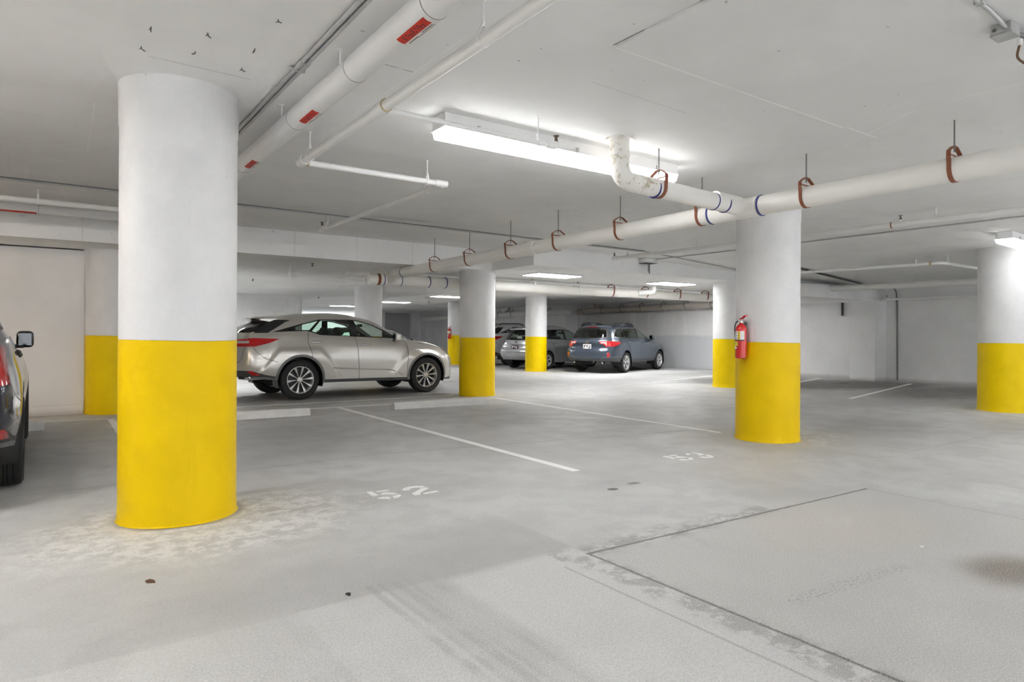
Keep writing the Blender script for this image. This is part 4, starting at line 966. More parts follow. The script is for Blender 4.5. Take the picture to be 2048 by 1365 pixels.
def plate(root, x, z, dark=True, w=.30, h=.15, tilt=0.0):
    b2 = B(); add_box(b2, (-.008, -w/2, -h/2), (.004, w/2, h/2), .004, 1); o = obj('license_plate', b2, M['tagwhite' if not dark else 'ink'], root); o.location = (x, 0, z); o.rotation_euler = (0, tilt, 0)
    b2 = B(); hx = -.0095
    col = 'ink' if not dark else 'tagwhite'
    for (y0, y1, z0, z1) in ((.06, .12, .0, .05), (.09, .12, -.055, .05), (-.02, .02, -.03, .045), (-.12, -.09, -.05, .05), (-.12, -.05, -.055, -.02), (.03, .05, .02, .05), (-.06, -.04, 0, .05)):
        add_box(b2, (hx, y0*w/.3, z0*h/.15), (hx+.003, y1*w/.3, z1*h/.15))
    obj('plate_marks', b2, M[col], o, smooth=False)
def emblem(root, x, z, rx=.055, rz=.035, m='chrome'):
    b2 = B(); add_tube(b2, [(x, rx*math.cos(a), z+rz*math.sin(a)) for a in [2*PI*k/24 for k in range(25)]], .006, 6); add_tube(b2, [(x, rx*.5*math.cos(a), z+rz*.9*math.sin(a)) for a in [2*PI*k/16 for k in range(17)]], .005, 6); obj('emblem', b2, M[m], root)
def wiper(root, x, y0, y1, z):
    b2 = B(); add_tube(b2, [(x, y0, z), (x+.03, (y0+y1)/2, z+.03), (x+.02, y1, z+.02)], .009, 6); add_tube(b2, [(x-.01, y0, z-.01), (x+.03, y0, z)], .03, 8); obj('rear_wiper', b2, M['black'], root)

# ---- SUV with a sloping tail
RX = [
 [(-2.40, 0, .44), (-2.38, .55, .44), (-2.22, .80, .43), (-1.95, .89, .40), (-1.39, .915, .33), (-.5, .905, .31), (.4, .905, .30), (1.4, .915, .30), (1.95, .83, .27), (2.17, .60, .25), (2.30, 0, .24)],
 [(-2.52, 0, .60), (-2.49, .55, .60), (-2.33, .84, .60), (-1.95, .935, .60), (-1.39, .945, .58), (-.5, .915, .50), (.4, .915, .49), (1.4, .945, .55), (1.92, .88, .52), (2.21, .62, .50), (2.34, 0, .48)],
 [(-2.50, 0, .82), (-2.47, .55, .82), (-2.34, .83, .82), (-1.95, .925, .86), (-1.39, .955, .90), (-.5, .93, .80), (.4, .925, .80), (1.4, .95, .82), (1.90, .86, .79), (2.20, .60, .74), (2.34, 0, .72)],
 [(-2.46, 0, 1.10), (-2.43, .5, 1.10), (-2.31, .76, 1.10), (-1.95, .87, 1.12), (-1.39, .90, 1.13), (-.5, .905, 1.05), (.4, .90, 1.03), (1.35, .88, 1.0), (1.82, .77, .955), (2.08, .52, .91), (2.22, 0, .89)],
 [(-2.44, 0, 1.19), (-2.40, .5, 1.19), (-2.26, .73, 1.19), (-1.95, .84, 1.22), (-1.35, .87, 1.23), (-.5, .875, 1.14), (.4, .86, 1.12), (1.22, .80, 1.08), (1.55, .62, 1.085), (1.70, .36, 1.085), (1.78, 0, 1.09)],
 [(-2.40, 0, 1.27), (-2.36, .5, 1.27), (-2.18, .70, 1.27), (-1.93, .79, 1.295), (-1.30, .825, 1.305), (-.5, .83, 1.21), (.4, .815, 1.18), (.93, .76, 1.145), (1.10, .60, 1.15), (1.18, .36, 1.16), (1.22, 0, 1.165)],
 [(-1.92, 0, 1.53), (-1.90, .40, 1.53), (-1.78, .57, 1.53), (-1.55, .62, 1.55), (-1.05, .635, 1.585), (-.45, .635, 1.595), (-.2, .625, 1.58), (.05, .60, 1.535), (.16, .48, 1.57), (.22, .28, 1.585), (.25, 0, 1.59)],
 [(-1.85, 0, 1.60), (-1.82, .34, 1.60), (-1.68, .48, 1.60), (-1.48, .52, 1.62), (-1.0, .54, 1.645), (-.45, .54, 1.65), (-.25, .52, 1.64), (-.10, .48, 1.625), (-.03, .38, 1.625), (0, .22, 1.63), (.02, 0, 1.635)],
 [(-1.6, 0, 1.64), (-1.56, 0, 1.643), (-1.45, 0, 1.65), (-1.3, 0, 1.66), (-1.0, 0, 1.675), (-.6, 0, 1.68), (-.45, 0, 1.68), (-.35, 0, 1.675), (-.3, 0, 1.672), (-.25, 0, 1.668), (-.2, 0, 1.664)]]
LOWR = lambda f: f.calc_center_median().x < -1.6 and f.calc_center_median().z < .7
def rx_regions(tall=False):
    g = dict
    tail = [(-2.7, 1.195), (-2.25, 1.21), (-2.0, 1.17), (-2.1, 1.05), (-2.2, .90), (-2.7, .875)] if tall else [(-2.7, 1.12), (-2.23, 1.185), (-1.78, 1.172), (-1.96, 1.095), (-2.22, 1.03), (-2.7, 1.02)]
    yt = .52 if tall else .40
    dlo = [(-1.90, 1.30), (-1.22, 1.325), (-.98, 1.245), (-.19, 1.212), (.60, 1.182), (.86, 1.165), (.62, 1.285), (.20, 1.475), (-.10, 1.548), (-.30, 1.563), (-.93, 1.558), (-1.28, 1.475)]
    return [
     ('window_trim', 'side', dlo, lambda f: SIDE(f) and f.calc_center_median().z > 1.1, g(m='black', inset=.002, sep=1)),
     ('side_window', 'side', [(-1.62, 1.335), (-1.18, 1.345), (-.985, 1.52), (-1.28, 1.45)], SIDE, g(m='glassd', sep=1, inset=.008)),
     ('side_window', 'side', [(-1.13, 1.322), (-.96, 1.262), (-.29, 1.232), (-.335, 1.545), (-.91, 1.54)], SIDE, g(m='glassd', sep=1, inset=.008)),
     ('side_window', 'side', [(-.15, 1.226), (.60, 1.20), (.59, 1.265), (.18, 1.455), (-.11, 1.527), (-.20, 1.535)], SIDE, g(m='glass', sep=1, inset=.008)),
     ('panel_gap', 'side', strip([(-.93, 1.56), (-1.2, 1.32), (-1.235, 1.20), (-1.235, 1.10), (-1.19, .9), (-1.17, .8)], .011), SIDE, g(m='black', inset=.004, sep=1)),
     ('panel_gap', 'side', strip([(-.235, 1.215), (-.215, 1.05), (-.185, .6), (-.175, .34)], .010), SIDE, g(m='black', inset=.004, sep=1)),
     ('panel_gap', 'side', strip([(.88, 1.155), (.915, 1.05), (.925, .95), (.905, .7), (.90, .34)], .010), SIDE, g(m='black', inset=.004, sep=1)),
     ('panel_gap', 'side', strip([(-1.84, .735), (-2.05, .80), (-2.2, .93), (-2.26, 1.02)], .008), SIDE, g(m='black', inset=.004, sep=1)),
     ('panel_gap', 'side', strip([(1.22, 1.085), (1.5, 1.035), (1.75, .99)], .009), lambda f: f.calc_center_median().y > .5, g(m='black', inset=.004, sep=1)),
     ('panel_gap', 'end', strip([(.0, .73), (.62, .73), (.70, .80), (.72, 1.0), (.70, 1.2)], .012), REAR, g(m='black', inset=.004, sep=1)),
     ('pillar_trim', 'side', [(-1.50, 1.535), (-1.62, 1.49), (-1.97, 1.285), (-2.20, 1.28), (-2.0, 1.50), (-1.9, 1.54)], lambda f: f.calc_center_median().y > .5, g(m='black', sep=1)),
     ('tail_light', 'side', tail, lambda f: f.calc_center_median().y > yt and f.calc_center_median().x < -1.6, g(m='red', sep=1, inset=-.003)),
     ('tail_light_lens', 'side', [(-2.7, 1.165), (-2.44, 1.17), (-2.44, 1.185), (-2.7, 1.185)] if tall else [(-2.7, 1.08), (-2.31, 1.088), (-2.295, 1.135), (-2.7, 1.106)], lambda f: f.calc_center_median().y > .40 and f.calc_center_median().x < -1.6, g(m='clear', sep=1, inset=-.003)),
     ('bumper_cladding', 'side', [(-1.70, .2), (-1.80, .45), (-2.05, .50), (-2.30, .58), (-2.8, .58), (-2.8, .2)], LOWR, g(m='dark')),
     ('bumper_trim', 'side', [(-1.80, .42), (-2.05, .46), (-2.25, .47), (-2.25, .43), (-2.05, .415), (-1.80, .395)], LOWR, g(m='grey', inset=-.004)),
     ('reflector', 'side', [(-2.36, .575), (-2.29, .575), (-2.13, .49), (-2.26, .495)], LOWR, g(m='red', sep=1, inset=-.003)),
     ('rocker_trim', 'side', [(-1.0, .2), (-1.0, .375), (1.0, .355), (1.0, .2)], SIDE, g(m='dark', inset=-.003, sep=1)),
     ('front_lip', 'side', [(1.75, .2), (1.78, .30), (2.6, .36), (2.6, .2)], lambda f: f.calc_center_median().x > 1.7, g(m='dark')),
     ('head_light', 'side', [(1.74, .985), (1.92, .955), (2.12, .90), (2.30, .85), (2.30, .80), (2.06, .84), (1.90, .915)], lambda f: f.calc_center_median().x > 1.6 and .30 < f.calc_center_median().y, g(m='amber', sep=1, inset=-.002)),
     ('grille', 'end', [(-.01, .33), (.46, .33), (.55, .45), (.40, .62), (.36, .84), (-.01, .86)], lambda f: f.normal.x > .2 and f.calc_center_median().x > 1.9, g(m='black')),
     ('windshield', 'end', [(-.01, 1.18), (.60, 1.175), (.66, 1.185), (.50, 1.545), (.30, 1.565), (-.01, 1.57)], lambda f: FRONT(f) and f.calc_center_median().x < 1.3, g(m='glass', inset=.004)),
     ('rear_window', 'end', [(-.01, 1.285), (.62, 1.285), (.66, 1.32), (.53, 1.52), (-.01, 1.53)], lambda f: REAR(f) and f.calc_center_median().x < -1.55, g(m='glassr', inset=.003)),
    ]
def rx_extra(paint):
    def f(root, ys):
        # roof spoiler
        b2 = B(); pr = [(-1.44, 1.615), (-1.80, 1.612), (-2.03, 1.588), (-2.06, 1.568), (-1.82, 1.548), (-1.52, 1.56)]; n = len(pr); secs = []
        for y, sx, dz in ((-.56, .0, -.055), (-.46, .03, -.018), (0, .06, .012), (.46, .03, -.018), (.56, .0, -.055)):
            secs.append([b2.verts.new((x-(sx if x < -2 else 0), y, z+dz*(1 if x > -2.0 else .7))) for x, z in pr])
        for i in range(4):
            for k in range(n): b2.faces.new((secs[i][k], secs[i+1][k], secs[i+1][(k+1) % n], secs[i][(k+1) % n]))
        b2.faces.new(secs[0][::-1]); b2.faces.new(secs[-1]); bmesh.ops.recalc_face_normals(b2, faces=b2.faces[:]); obj('roof_spoiler', b2, M[paint], root)
        b2 = B(); g = [b2.verts.new(p) for p in ((-1.60, 0, 1.64), (-1.42, .025, 1.645), (-1.42, -.025, 1.645), (-1.585, 0, 1.705), (-1.55, 0, 1.705))]
        for q in ((0, 1, 4, 3), (0, 3, 4, 2), (1, 2, 4), (0, 2, 1)): b2.faces.new([g[i] for i in q])
        bmesh.ops.recalc_face_normals(b2, faces=b2.faces[:]); obj('roof_antenna', b2, M[paint], root)
        for s in (-1, 1):
            b2 = B(); add_box(b2, (-2.42, .46, .40), (-2.17, .76, .485), .02, 2)
            for v in b2.verts:
                v.co.y *= s; v.co.x += (.12 if abs(v.co.y) > .6 else 0)
            bmesh.ops.recalc_face_normals(b2, faces=b2.faces[:]); e = obj('exhaust_tip', b2, M['chrome'], root)
            b2 = B(); add_box(b2, (-2.425, .50, .415), (-2.36, .72, .47), .012, 2)
            for v in b2.verts:
                v.co.y *= s; v.co.x += (.12 if abs(v.co.y) > .6 else 0)
            bmesh.ops.recalc_face_normals(b2, faces=b2.faces[:]); obj('exhaust_opening', b2, M['black'], e)
        plate(root, -2.505, .93, False)
    return f
RXS = dict(rings=RX, wb=2.79, w=1.895, wr=.382, ar=.435, ar2=.485, adz=.01, tw=.235, rim=.262, archm='grey', paint='beigepaint', flare=.026, handles=((-1.085, 1.105), (-.03, 1.055)), mirrors=((.66, 1.17, 'beigepaint'),),
    wheel=dict(n=10, w=(.0095, .027)), creases=(([(-.75, .60), (-.4, .575), (-.1, .555), (.45, .53), (.62, .505), (.80, .40)], .012),), imir=(.25, 0, 1.45))
def place(root, px, py, head, wb, w):
    c, s = math.cos(head), math.sin(head); lx, ly = -wb/2, -(w/2-.03)
    root.location = (px-(lx*c-ly*s), py-(lx*s+ly*c), 0); root.rotation_euler = (0, 0, head)
def scaled(rings, sx, sy, sz, dz=0): return [[(x*sx, y*sy, z*sz+dz) for x, y, z in r] for r in rings]
S = dict(RXS); S['regions'] = rx_regions(); S['extra'] = (rx_extra('beigepaint'),); S['res'] = (20, 10)
suv = build_car('car', 'beige silver SUV seen from the side behind the nearest column', 'car', S); place(suv, 3.967, 12.62, R(2.6), 2.79, 1.895)
S = dict(RXS); S['regions'] = rx_regions(True); S['extra'] = (rx_extra('navy'),); S['paint'] = 'navy'; S['mirrors'] = ((.66, 1.17, 'blackpaint'),); S['handlem'] = 'black'; S['archm'] = 'dark'; S['flare'] = 0; S['res'] = (14, 8); S['w'] = 1.945
navy = build_car('car', 'shiny dark navy SUV cut by the left picture edge, seen from behind', 'car', S); place(navy, -.205, 6.98, R(90.5), 2.79, 1.895)
for g in (S,): pass
# ---- wagon with roof rails
OB = [
 [(-2.36, 0, .40), (-2.34, .5, .40), (-2.22, .76, .40), (-1.95, .855, .38), (-1.37, .88, .34), (-.5, .87, .34), (.4, .87, .34), (1.37, .88, .34), (1.90, .82, .30), (2.14, .58, .28), (2.26, 0, .27)],
 [(-2.47, 0, .52), (-2.45, .5, .52), (-2.33, .80, .52), (-1.95, .90, .52), (-1.37, .915, .52), (-.5, .885, .50), (.4, .885, .50), (1.37, .915, .52), (1.88, .86, .50), (2.17, .60, .48), (2.30, 0, .47)],
 [(-2.46, 0, .72), (-2.44, .5, .72), (-2.33, .80, .73), (-1.95, .905, .80), (-1.37, .925, .85), (-.5, .905, .80), (.4, .90, .80), (1.37, .92, .82), (1.85, .85, .78), (2.14, .60, .74), (2.28, 0, .72)],
 [(-2.40, 0, .84), (-2.38, .5, .84), (-2.28, .78, .86), (-1.95, .88, .95), (-1.37, .90, .98), (-.5, .895, .96), (.4, .885, .95), (1.33, .85, .94), (1.78, .76, .92), (2.03, .54, .88), (2.18, 0, .86)],
 [(-2.40, 0, 1.06), (-2.37, .5, 1.06), (-2.24, .75, 1.06), (-1.95, .84, 1.06), (-1.37, .86, 1.07), (-.5, .865, 1.05), (.4, .85, 1.03), (1.25, .78, 1.02), (1.52, .60, 1.03), (1.68, .36, 1.035), (1.76, 0, 1.04)],
 [(-2.33, 0, 1.14), (-2.30, .5, 1.14), (-2.17, .72, 1.15), (-1.92, .79, 1.15), (-1.32, .815, 1.14), (-.5, .82, 1.12), (.4, .80, 1.09), (.96, .74, 1.075), (1.12, .58, 1.08), (1.20, .36, 1.09), (1.24, 0, 1.095)],
 [(-2.05, 0, 1.50), (-2.03, .42, 1.50), (-1.93, .57, 1.50), (-1.72, .625, 1.505), (-1.2, .64, 1.515), (-.5, .64, 1.52), (-.2, .63, 1.505), (.10, .60, 1.455), (.22, .48, 1.49), (.28, .28, 1.505), (.31, 0, 1.51)],
 [(-1.98, 0, 1.56), (-1.95, .36, 1.56), (-1.83, .50, 1.56), (-1.62, .54, 1.565), (-1.15, .55, 1.575), (-.5, .55, 1.575), (-.28, .53, 1.565), (-.10, .48, 1.55), (-.02, .38, 1.55), (.02, .22, 1.555), (.04, 0, 1.56)],
 [(-1.75, 0, 1.585), (-1.72, 0, 1.586), (-1.6, 0, 1.59), (-1.45, 0, 1.595), (-1.1, 0, 1.60), (-.6, 0, 1.60), (-.48, 0, 1.60), (-.38, 0, 1.595), (-.32, 0, 1.59), (-.27, 0, 1.588), (-.22, 0, 1.585)]]
def ob_regions():
    g = dict; dlo = [(-1.98, 1.21), (-1.85, 1.17), (-1.5, 1.16), (-.2, 1.135), (.62, 1.115), (.88, 1.105), (.62, 1.235), (.20, 1.41), (-.1, 1.472), (-.35, 1.485), (-1.5, 1.478), (-1.78, 1.45), (-1.93, 1.33)]
    def inn(poly, k): 
        cx = sum(p[0] for p in poly)/len(poly); cz = sum(p[1] for p in poly)/len(poly); return [(cx+(x-cx)*(1-k*.35), cz+(z-cz)*(1-k)) for x, z in poly]
    UP = lambda f: SIDE(f) and f.calc_center_median().z > 1.0
    return [
     ('window_chrome', 'side', inn(dlo, -.06), UP, g(m='chrome', inset=0.0, sep=1)), ('window_trim', 'side', dlo, UP, g(m='black', inset=.002, sep=1)),
     ('side_window', 'side', [(-1.92, 1.22), (-1.8, 1.195), (-1.33, 1.18), (-1.36, 1.455), (-1.7, 1.44), (-1.86, 1.34)], UP, g(m='glassd', sep=1, inset=.008)),
     ('side_window', 'side', [(-1.27, 1.178), (-.32, 1.158), (-.36, 1.463), (-1.29, 1.457)], UP, g(m='glassd', sep=1, inset=.008)),
     ('side_window', 'side', [(-.20, 1.156), (.58, 1.137), (.58, 1.215), (.18, 1.39), (-.1, 1.45), (-.24, 1.46)], UP, g(m='glass', sep=1, inset=.008)),
     ('panel_gap', 'side', strip([(-1.30, 1.16), (-1.28, 1.0), (-1.12, .80), (-1.0, .6)], .012), SIDE, g(m='black', inset=.004, sep=1)),
     ('panel_gap', 'side', strip([(-.26, 1.14), (-.22, .9), (-.20, .36)], .012), SIDE, g(m='black', inset=.004, sep=1)),
     ('panel_gap', 'side', strip([(.90, 1.10), (.93, .9), (.90, .36)], .012), SIDE, g(m='black', inset=.004, sep=1)),
     ('panel_gap', 'end', strip([(.0, .70), (.56, .70), (.62, .80), (.66, .98), (.66, 1.15)], .014), REAR, g(m='black', inset=.004, sep=1)),
     ('tail_light', 'side', [(-2.7, 1.058), (-2.2, 1.058), (-1.92, 1.04), (-1.74, 1.015), (-1.88, .955), (-2.12, .885), (-2.7, .87)], lambda f: f.calc_center_median().y > .655 and f.calc_center_median().x < -1.6, g(m='red', sep=1, inset=-.004)),
     ('tail_light_inner', 'end', [(.42, 1.055), (.70, 1.058), (.70, .875), (.62, .88), (.55, .96), (.46, .97)], lambda f: f.calc_center_median().x < -2.1 and f.calc_center_median().y < .72, g(m='red', sep=1, inset=-.004)),
     ('tail_light_lens', 'end', [(.46, 1.03), (.66, 1.03), (.66, .90), (.60, .98), (.48, .985)], lambda f: f.calc_center_median().x < -2.0, g(m='clear', sep=1, inset=-.004)),
     ('reflector', 'end', [(.70, .68), (.78, .68), (.79, .55), (.71, .54)], lambda f: f.calc_center_median().x < -1.9, g(m='red', sep=1, inset=-.004)),
     ('bumper_cladding', 'end', [(-.01, .2), (-.01, .485), (.45, .49), (.58, .53), (1.1, .53), (1.1, .2)], lambda f: f.calc_center_median().x < -1.75, g(m='dark')),
     ('rocker_trim', 'side', [(-1.75, .2), (-1.75, .50), (-1.0, .44), (1.0, .43), (1.8, .42), (2.6, .42), (2.6, .2)], SIDE, g(m='dark', inset=-.003, sep=1)),
     ('windshield', 'end', [(-.01, 1.11), (.58, 1.105), (.64, 1.115), (.50, 1.455), (.30, 1.48), (-.01, 1.485)], lambda f: FRONT(f) and f.calc_center_median().x < 1.35, g(m='glass', inset=.004)),
     ('rear_window_trim', 'end', [(-.01, 1.125), (.66, 1.135), (.70, 1.18), (.60, 1.42), (.50, 1.50), (-.01, 1.53)], lambda f: REAR(f) and f.calc_center_median().x < -1.75, g(m='black', inset=0.0)),
     ('rear_window', 'end', [(-.01, 1.165), (.56, 1.175), (.60, 1.20), (.52, 1.41), (.40, 1.45), (-.01, 1.46)], lambda f: REAR(f) and f.calc_center_median().x < -1.8, g(m='glassr', inset=.003)),
     ('head_light', 'side', [(1.72, .92), (2.3, .86), (2.3, .74), (1.95, .78)], lambda f: f.calc_center_median().x > 1.6 and f.calc_center_median().y > .35, g(m='clear', sep=1)),
    ]
def ob_extra(root, ys):
    plate(root, -2.435, .88, False, tilt=R(0)); emblem(root, -2.425, 1.035, .06, .033); wiper(root, -2.32, -.05, .38, 1.165)
    b2 = B(); add_box(b2, (-2.435, -.34, .985), (-2.37, .34, 1.0), .006, 1); obj('plate_garnish', b2, M['black'], root)
    b2 = B(); add_box(b2, (-2.07, -.16, 1.512), (-2.0, .16, 1.53), .006, 1); obj('brake_light', b2, M['red'], root)
    for y in (.30, .52):
        b2 = B(); add_tube(b2, [(-2.36, y, .35), (-2.2, y, .36)], .03, 12); obj('exhaust_tip', b2, M['chrome'], root) if y > .5 else b2.free()
    b2 = B(); add_tube(b2, [(-2.36, -.52, .35), (-2.2, -.52, .36)], .03, 12); obj('exhaust_tip', b2, M['chrome'], root)
    for s in (-1, 1):     # swept roof rails with feet and a middle pad
        b2 = B(); pts = [(-1.80, .575*s, 1.565), (-1.66, .58*s, 1.655), (-1.45, .58*s, 1.668), (-.75, .57*s, 1.672), (-.45, .565*s, 1.655), (-.12, .555*s, 1.565)]
        path = round_path(pts, .1); secs = []
        for p in path: secs.append([b2.verts.new(p+Vector((0, dy, dz))) for dy, dz in ((-.022, -.02), (.022, -.02), (.022, .018), (-.022, .018))])
        for i in range(len(secs)-1):
            for k in range(4): b2.faces.new((secs[i][k], secs[i+1][k], secs[i+1][(k+1) % 4], secs[i][(k+1) % 4]))
        b2.faces.new(secs[0]); b2.faces.new(secs[-1][::-1])
        for x0, x1 in ((-1.72, -1.18), (-.72, -.22)): add_box(b2, (x0, .555*s-.018, 1.55), (x1, .555*s+.018, 1.655), .008, 1)
        bmesh.ops.recalc_face_normals(b2, faces=b2.faces[:]); r = obj('roof_rail', b2, M['black'], root)
OBS = dict(rings=OB, wb=2.745, w=1.84, wr=.345, ar=.40, ar2=.435, adz=.015, tw=.225, rim=.238, archm='slate', paint='slate', handles=((-1.12, 1.02), (-.03, .995)), handlem='slate', mirrors=((.70, 1.13, 'slate'),),
    wheel=dict(n=5, pair=.22, w=(.014, .030)), regions=ob_regions(), extra=(ob_extra,), imir=(.30, 0, 1.38), bodylabel='slate blue painted body')
ob = build_car('car', 'slate blue wagon with black roof rails parked at the grey wall', 'car', OBS); place(ob, 15.75, 15.62, R(19), 2.745, 1.84)
# ---- silver hatch wagon
PV = [
 [(-2.16, 0, .34), (-2.14, .5, .34), (-2.04, .74, .33), (-1.85, .83, .30), (-1.39, .855, .25), (-.5, .85, .24), (.4, .85, .24), (1.39, .855, .24), (1.95, .79, .22), (2.20, .56, .20), (2.32, 0, .19)],
 [(-2.28, 0, .50), (-2.26, .5, .50), (-2.15, .78, .50), (-1.85, .875, .48), (-1.39, .885, .46), (-.5, .86, .42), (.4, .86, .42), (1.39, .88, .44), (1.92, .82, .42), (2.24, .58, .41), (2.36, 0, .40)],
 [(-2.28, 0, .66), (-2.26, .5, .66), (-2.16, .77, .67), (-1.85, .87, .72), (-1.39, .89, .78), (-.5, .875, .72), (.4, .87, .72), (1.39, .885, .74), (1.88, .81, .70), (2.20, .57, .64), (2.34, 0, .62)],
 [(-2.20, 0, .78), (-2.18, .5, .78), (-2.10, .74, .80), (-1.84, .845, .90), (-1.39, .865, .92), (-.5, .87, .90), (.4, .86, .88), (1.36, .82, .88), (1.80, .72, .84), (2.06, .50, .79), (2.20, 0, .76)],
 [(-2.16, 0, .96), (-2.13, .5, .96), (-2.03, .71, .97), (-1.82, .81, 1.0), (-1.36, .835, 1.01), (-.5, .84, .99), (.4, .83, .96), (1.36, .74, .95), (1.62, .56, .955), (1.78, .34, .955), (1.86, 0, .96)],
 [(-2.11, 0, 1.05), (-2.08, .5, 1.05), (-1.97, .68, 1.06), (-1.78, .765, 1.07), (-1.30, .79, 1.07), (-.5, .80, 1.05), (.4, .785, 1.02), (1.16, .70, 1.0), (1.34, .54, 1.0), (1.42, .34, 1.01), (1.46, 0, 1.015)],
 [(-1.86, 0, 1.43), (-1.84, .40, 1.43), (-1.74, .54, 1.43), (-1.55, .59, 1.44), (-1.05, .605, 1.465), (-.4, .61, 1.475), (-.05, .60, 1.45), (.28, .57, 1.38), (.40, .45, 1.42), (.46, .26, 1.435), (.49, 0, 1.44)],
 [(-1.78, 0, 1.50), (-1.75, .34, 1.50), (-1.64, .46, 1.50), (-1.45, .50, 1.51), (-1.0, .515, 1.53), (-.4, .52, 1.54), (-.12, .50, 1.525), (.08, .45, 1.50), (.16, .36, 1.50), (.20, .21, 1.505), (.22, 0, 1.51)],
 [(-1.55, 0, 1.535), (-1.52, 0, 1.536), (-1.4, 0, 1.545), (-1.25, 0, 1.55), (-.95, 0, 1.565), (-.5, 0, 1.57), (-.35, 0, 1.568), (-.22, 0, 1.56), (-.15, 0, 1.557), (-.1, 0, 1.553), (-.05, 0, 1.55)]]
def pv_regions():
    g = dict; UP = lambda f: SIDE(f) and f.calc_center_median().z > .95
    dlo = [(-1.75, 1.14), (-1.6, 1.10), (-.2, 1.065), (.7, 1.035), (1.05, 1.02), (.72, 1.17), (.34, 1.335), (.0, 1.42), (-.3, 1.44), (-1.2, 1.43), (-1.5, 1.39)]
    return [('window_trim', 'side', dlo, UP, g(m='black', inset=.002, sep=1)),
     ('side_window', 'side', [(-1.66, 1.15), (-1.2, 1.115), (-1.22, 1.405), (-1.46, 1.375)], UP, g(m='glass', sep=1, inset=.008)),
     ('side_window', 'side', [(-1.13, 1.112), (-.30, 1.09), (-.33, 1.42), (-1.15, 1.41)], UP, g(m='glass', sep=1, inset=.008)),
     ('side_window', 'side', [(-.18, 1.088), (.70, 1.06), (.68, 1.155), (.32, 1.31), (0, 1.395), (-.22, 1.415)], UP, g(m='glass', sep=1, inset=.008)),
     ('panel_gap', 'side', strip([(-1.17, 1.10), (-1.14, .95), (-1.0, .74), (-.92, .55)], .010), SIDE, g(m='black', inset=.004, sep=1)),
     ('panel_gap', 'side', strip([(-.24, 1.07), (-.20, .8), (-.19, .27)], .010), SIDE, g(m='black', inset=.004, sep=1)),
     ('panel_gap', 'side', strip([(.98, 1.03), (1.0, .8), (.93, .27)], .010), SIDE, g(m='black', inset=.004, sep=1)),
     ('panel_gap', 'end', strip([(.0, .62), (.58, .62), (.64, .72), (.64, 1.0)], .012), REAR, g(m='black', inset=.004, sep=1)),
     ('tail_light', 'end', [(.66, 1.02), (.9, 1.04), (.9, .86), (.72, .72), (.66, .72)], lambda f: f.calc_center_median().x < -1.7, g(m='clear', sep=1, inset=-.003)),
     ('windshield', 'end', [(-.01, 1.035), (.54, 1.03), (.62, 1.045), (.48, 1.385), (.28, 1.41), (-.01, 1.415)], lambda f: FRONT(f) and f.calc_center_median().x < 1.6, g(m='glass', inset=.004)),
     ('rear_window_trim', 'end', [(-.01, 1.045), (.60, 1.055), (.64, 1.09), (.54, 1.40), (-.01, 1.42)], lambda f: REAR(f) and f.calc_center_median().x < -1.6, g(m='black', inset=0)),
     ('rear_window', 'end', [(-.01, 1.075), (.56, 1.08), (.59, 1.11), (.50, 1.38), (-.01, 1.40)], lambda f: REAR(f) and f.calc_center_median().x < -1.6, g(m='glass', inset=.003)),
     ('head_light', 'side', [(1.7, .86), (2.4, .74), (2.4, .62), (1.95, .70)], lambda f: f.calc_center_median().x > 1.6 and f.calc_center_median().y > .3, g(m='clear', sep=1))]
def pv_extra(root, ys):
    plate(root, -2.235, .80, True); emblem(root, -2.16, .965, .05, .034, 'dark'); wiper(root, -2.10, 0, .36, 1.075)
    b2 = B(); add_box(b2, (-2.225, -.33, .90), (-2.16, .33, .915), .005, 1); obj('plate_garnish', b2, M['silver'], root)
    b2 = B(); add_box(b2, (-1.97, -.50, 1.43), (-1.72, .50, 1.475), .018, 2); obj('roof_spoiler', b2, M['silver'], root)
    b2 = B(); add_tube(b2, [(-1.5, 0, 1.545), (-1.55, 0, 1.68)], .006, 6); obj('roof_antenna', b2, M['black'], root)
    b2 = B(); add_box(b2, (-1.72, .10, 1.10), (-1.71, .34, 1.20)); obj('parcel_paper', b2, M['tagwhite'], root)
PVS = dict(rings=PV, wb=2.78, w=1.775, wr=.325, ar=.365, ar2=.39, tw=.205, rim=.215, paint='silver', handles=((-.98, .955), (.12, .93)), handlem='silver', mirrors=((.80, 1.05, 'silver'),), wheel=dict(n=5, pair=.2, w=(.018, .034)), regions=pv_regions(), extra=(pv_extra,), imir=(.45, 0, 1.32), seat='cloth')
pv = build_car('car', 'silver hatchback wagon parked behind a round column left of the blue wagon', 'car', PVS); place(pv, 14.80, 18.62, R(12.5), 2.78, 1.775)
# ---- white SUV (only its rear corner shows) and a dark saloon (only roof and bonnet show)
S = dict(RXS); S['regions'] = rx_regions(); S['extra'] = (rx_extra('whitepaint'),); S['paint'] = 'whitepaint'; S['mirrors'] = ((.66, 1.17, 'whitepaint'),); S['archm'] = 'dark'; S['flare'] = 0
S['rails'] = (([(-1.6, .50, 1.63), (-1.5, .50, 1.69), (-.3, .49, 1.70), (-.1, .48, 1.64)], .018, 'black', 'roof_rail'),)
wsuv = build_car('car', 'white SUV with black roof rails half hidden beyond the silver hatchback wagon', 'car', S); place(wsuv, 15.3, 21.7, R(12), 2.79, 1.895)
S = dict(PVS); S['rings'] = scaled(PV, 1.0, 1.0, .93); S['paint'] = 'blackpaint'; S['handlem'] = 'black'; S['mirrors'] = ((.80, .98, 'blackpaint'),)
S['regions'] = [(n, v, [(a, b*.93) for a, b in p], f, k) for n, v, p, f, k in pv_regions()]; S['extra'] = ()
blk = build_car('car', 'black car showing only its roof and windscreen beyond the bonnet of the beige silver SUV', 'car', S); place(blk, 7.35, 19.0, R(1), 2.78, 1.775)

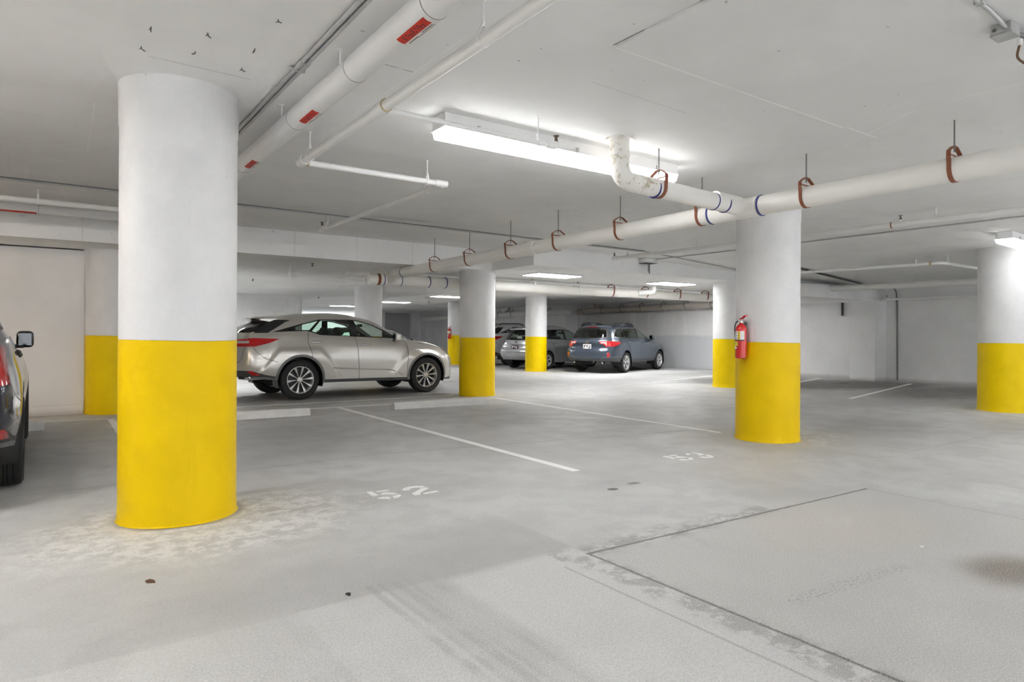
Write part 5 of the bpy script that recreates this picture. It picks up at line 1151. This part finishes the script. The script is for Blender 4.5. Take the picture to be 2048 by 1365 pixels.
# ------------------------------------------------------------------ litter on the floor
def bit(x, y, label, m, r, cat='litter'):
    bm = B(); n = 8; v = [bm.verts.new((r*(1+random.uniform(-.3, .3))*math.cos(2*PI*k/n)*1.5, r*(1+random.uniform(-.3, .3))*math.sin(2*PI*k/n), .004+random.uniform(0, r*.4))) for k in range(n)]
    f = bm.faces.new(v); g = bmesh.ops.extrude_face_region(bm, geom=[f]); bmesh.ops.translate(bm, vec=(0, 0, -.004), verts=[q for q in g['geom'] if isinstance(q, bmesh.types.BMVert)]); bmesh.ops.recalc_face_normals(bm, faces=bm.faces[:])
    o = obj('litter_scrap', bm, M[m], smooth=False); o.location = (x, y, 0); o.rotation_euler = (0, 0, random.uniform(0, 6)); tag(o, label, cat, 'scraps on the floor')
bit(.44, 3.85, 'brown dry leaf scrap on the floor below the nearest column', 'leaf', .018); bit(1.22, 3.11, 'small black scrap on the floor in the centre foreground', 'black', .012); bit(4.38, 1.82, 'pale scrap on the infill slab at right', 'tagwhite', .012)

# ------------------------------------------------------------------ world, camera, view
w = bpy.data.worlds.new('World'); bpy.context.scene.world = w; w.use_nodes = True
bg = w.node_tree.nodes['Background']; bg.inputs[0].default_value = (.95, .975, 1.0, 1); bg.inputs[1].default_value = 1.9
cam = bpy.data.cameras.new('camera'); co = bpy.data.objects.new('camera', cam); C.objects.link(co)
cam.sensor_width = 36; cam.lens = 1310/2048*36; cam.shift_y = (667-682.5)/2048
co.matrix_world = Matrix.Translation((0, 0, 1.3)) @ Matrix.Rotation(-R(35.34), 4, 'Z') @ Matrix.Rotation(R(90), 4, 'X') @ Matrix.Rotation(R(.29), 4, 'Z')
cam.clip_start = .05; cam.clip_end = 200
sc = bpy.context.scene; sc.camera = co
sc.view_settings.view_transform = 'Standard'; sc.view_settings.look = 'None'; sc.view_settings.gamma = 1.0; sc.view_settings.use_curve_mapping = False
sc.view_settings.exposure = 0.07
sc.cycles.max_bounces = 9; sc.cycles.diffuse_bounces = 8; sc.cycles.glossy_bounces = 3; sc.cycles.transparent_max_bounces = 14
sc.cycles.caustics_reflective = False; sc.cycles.caustics_refractive = False
sc.cycles.use_adaptive_sampling = True; sc.cycles.use_light_tree = False; sc.cycles.adaptive_threshold = .17; sc.cycles.adaptive_min_samples = 8
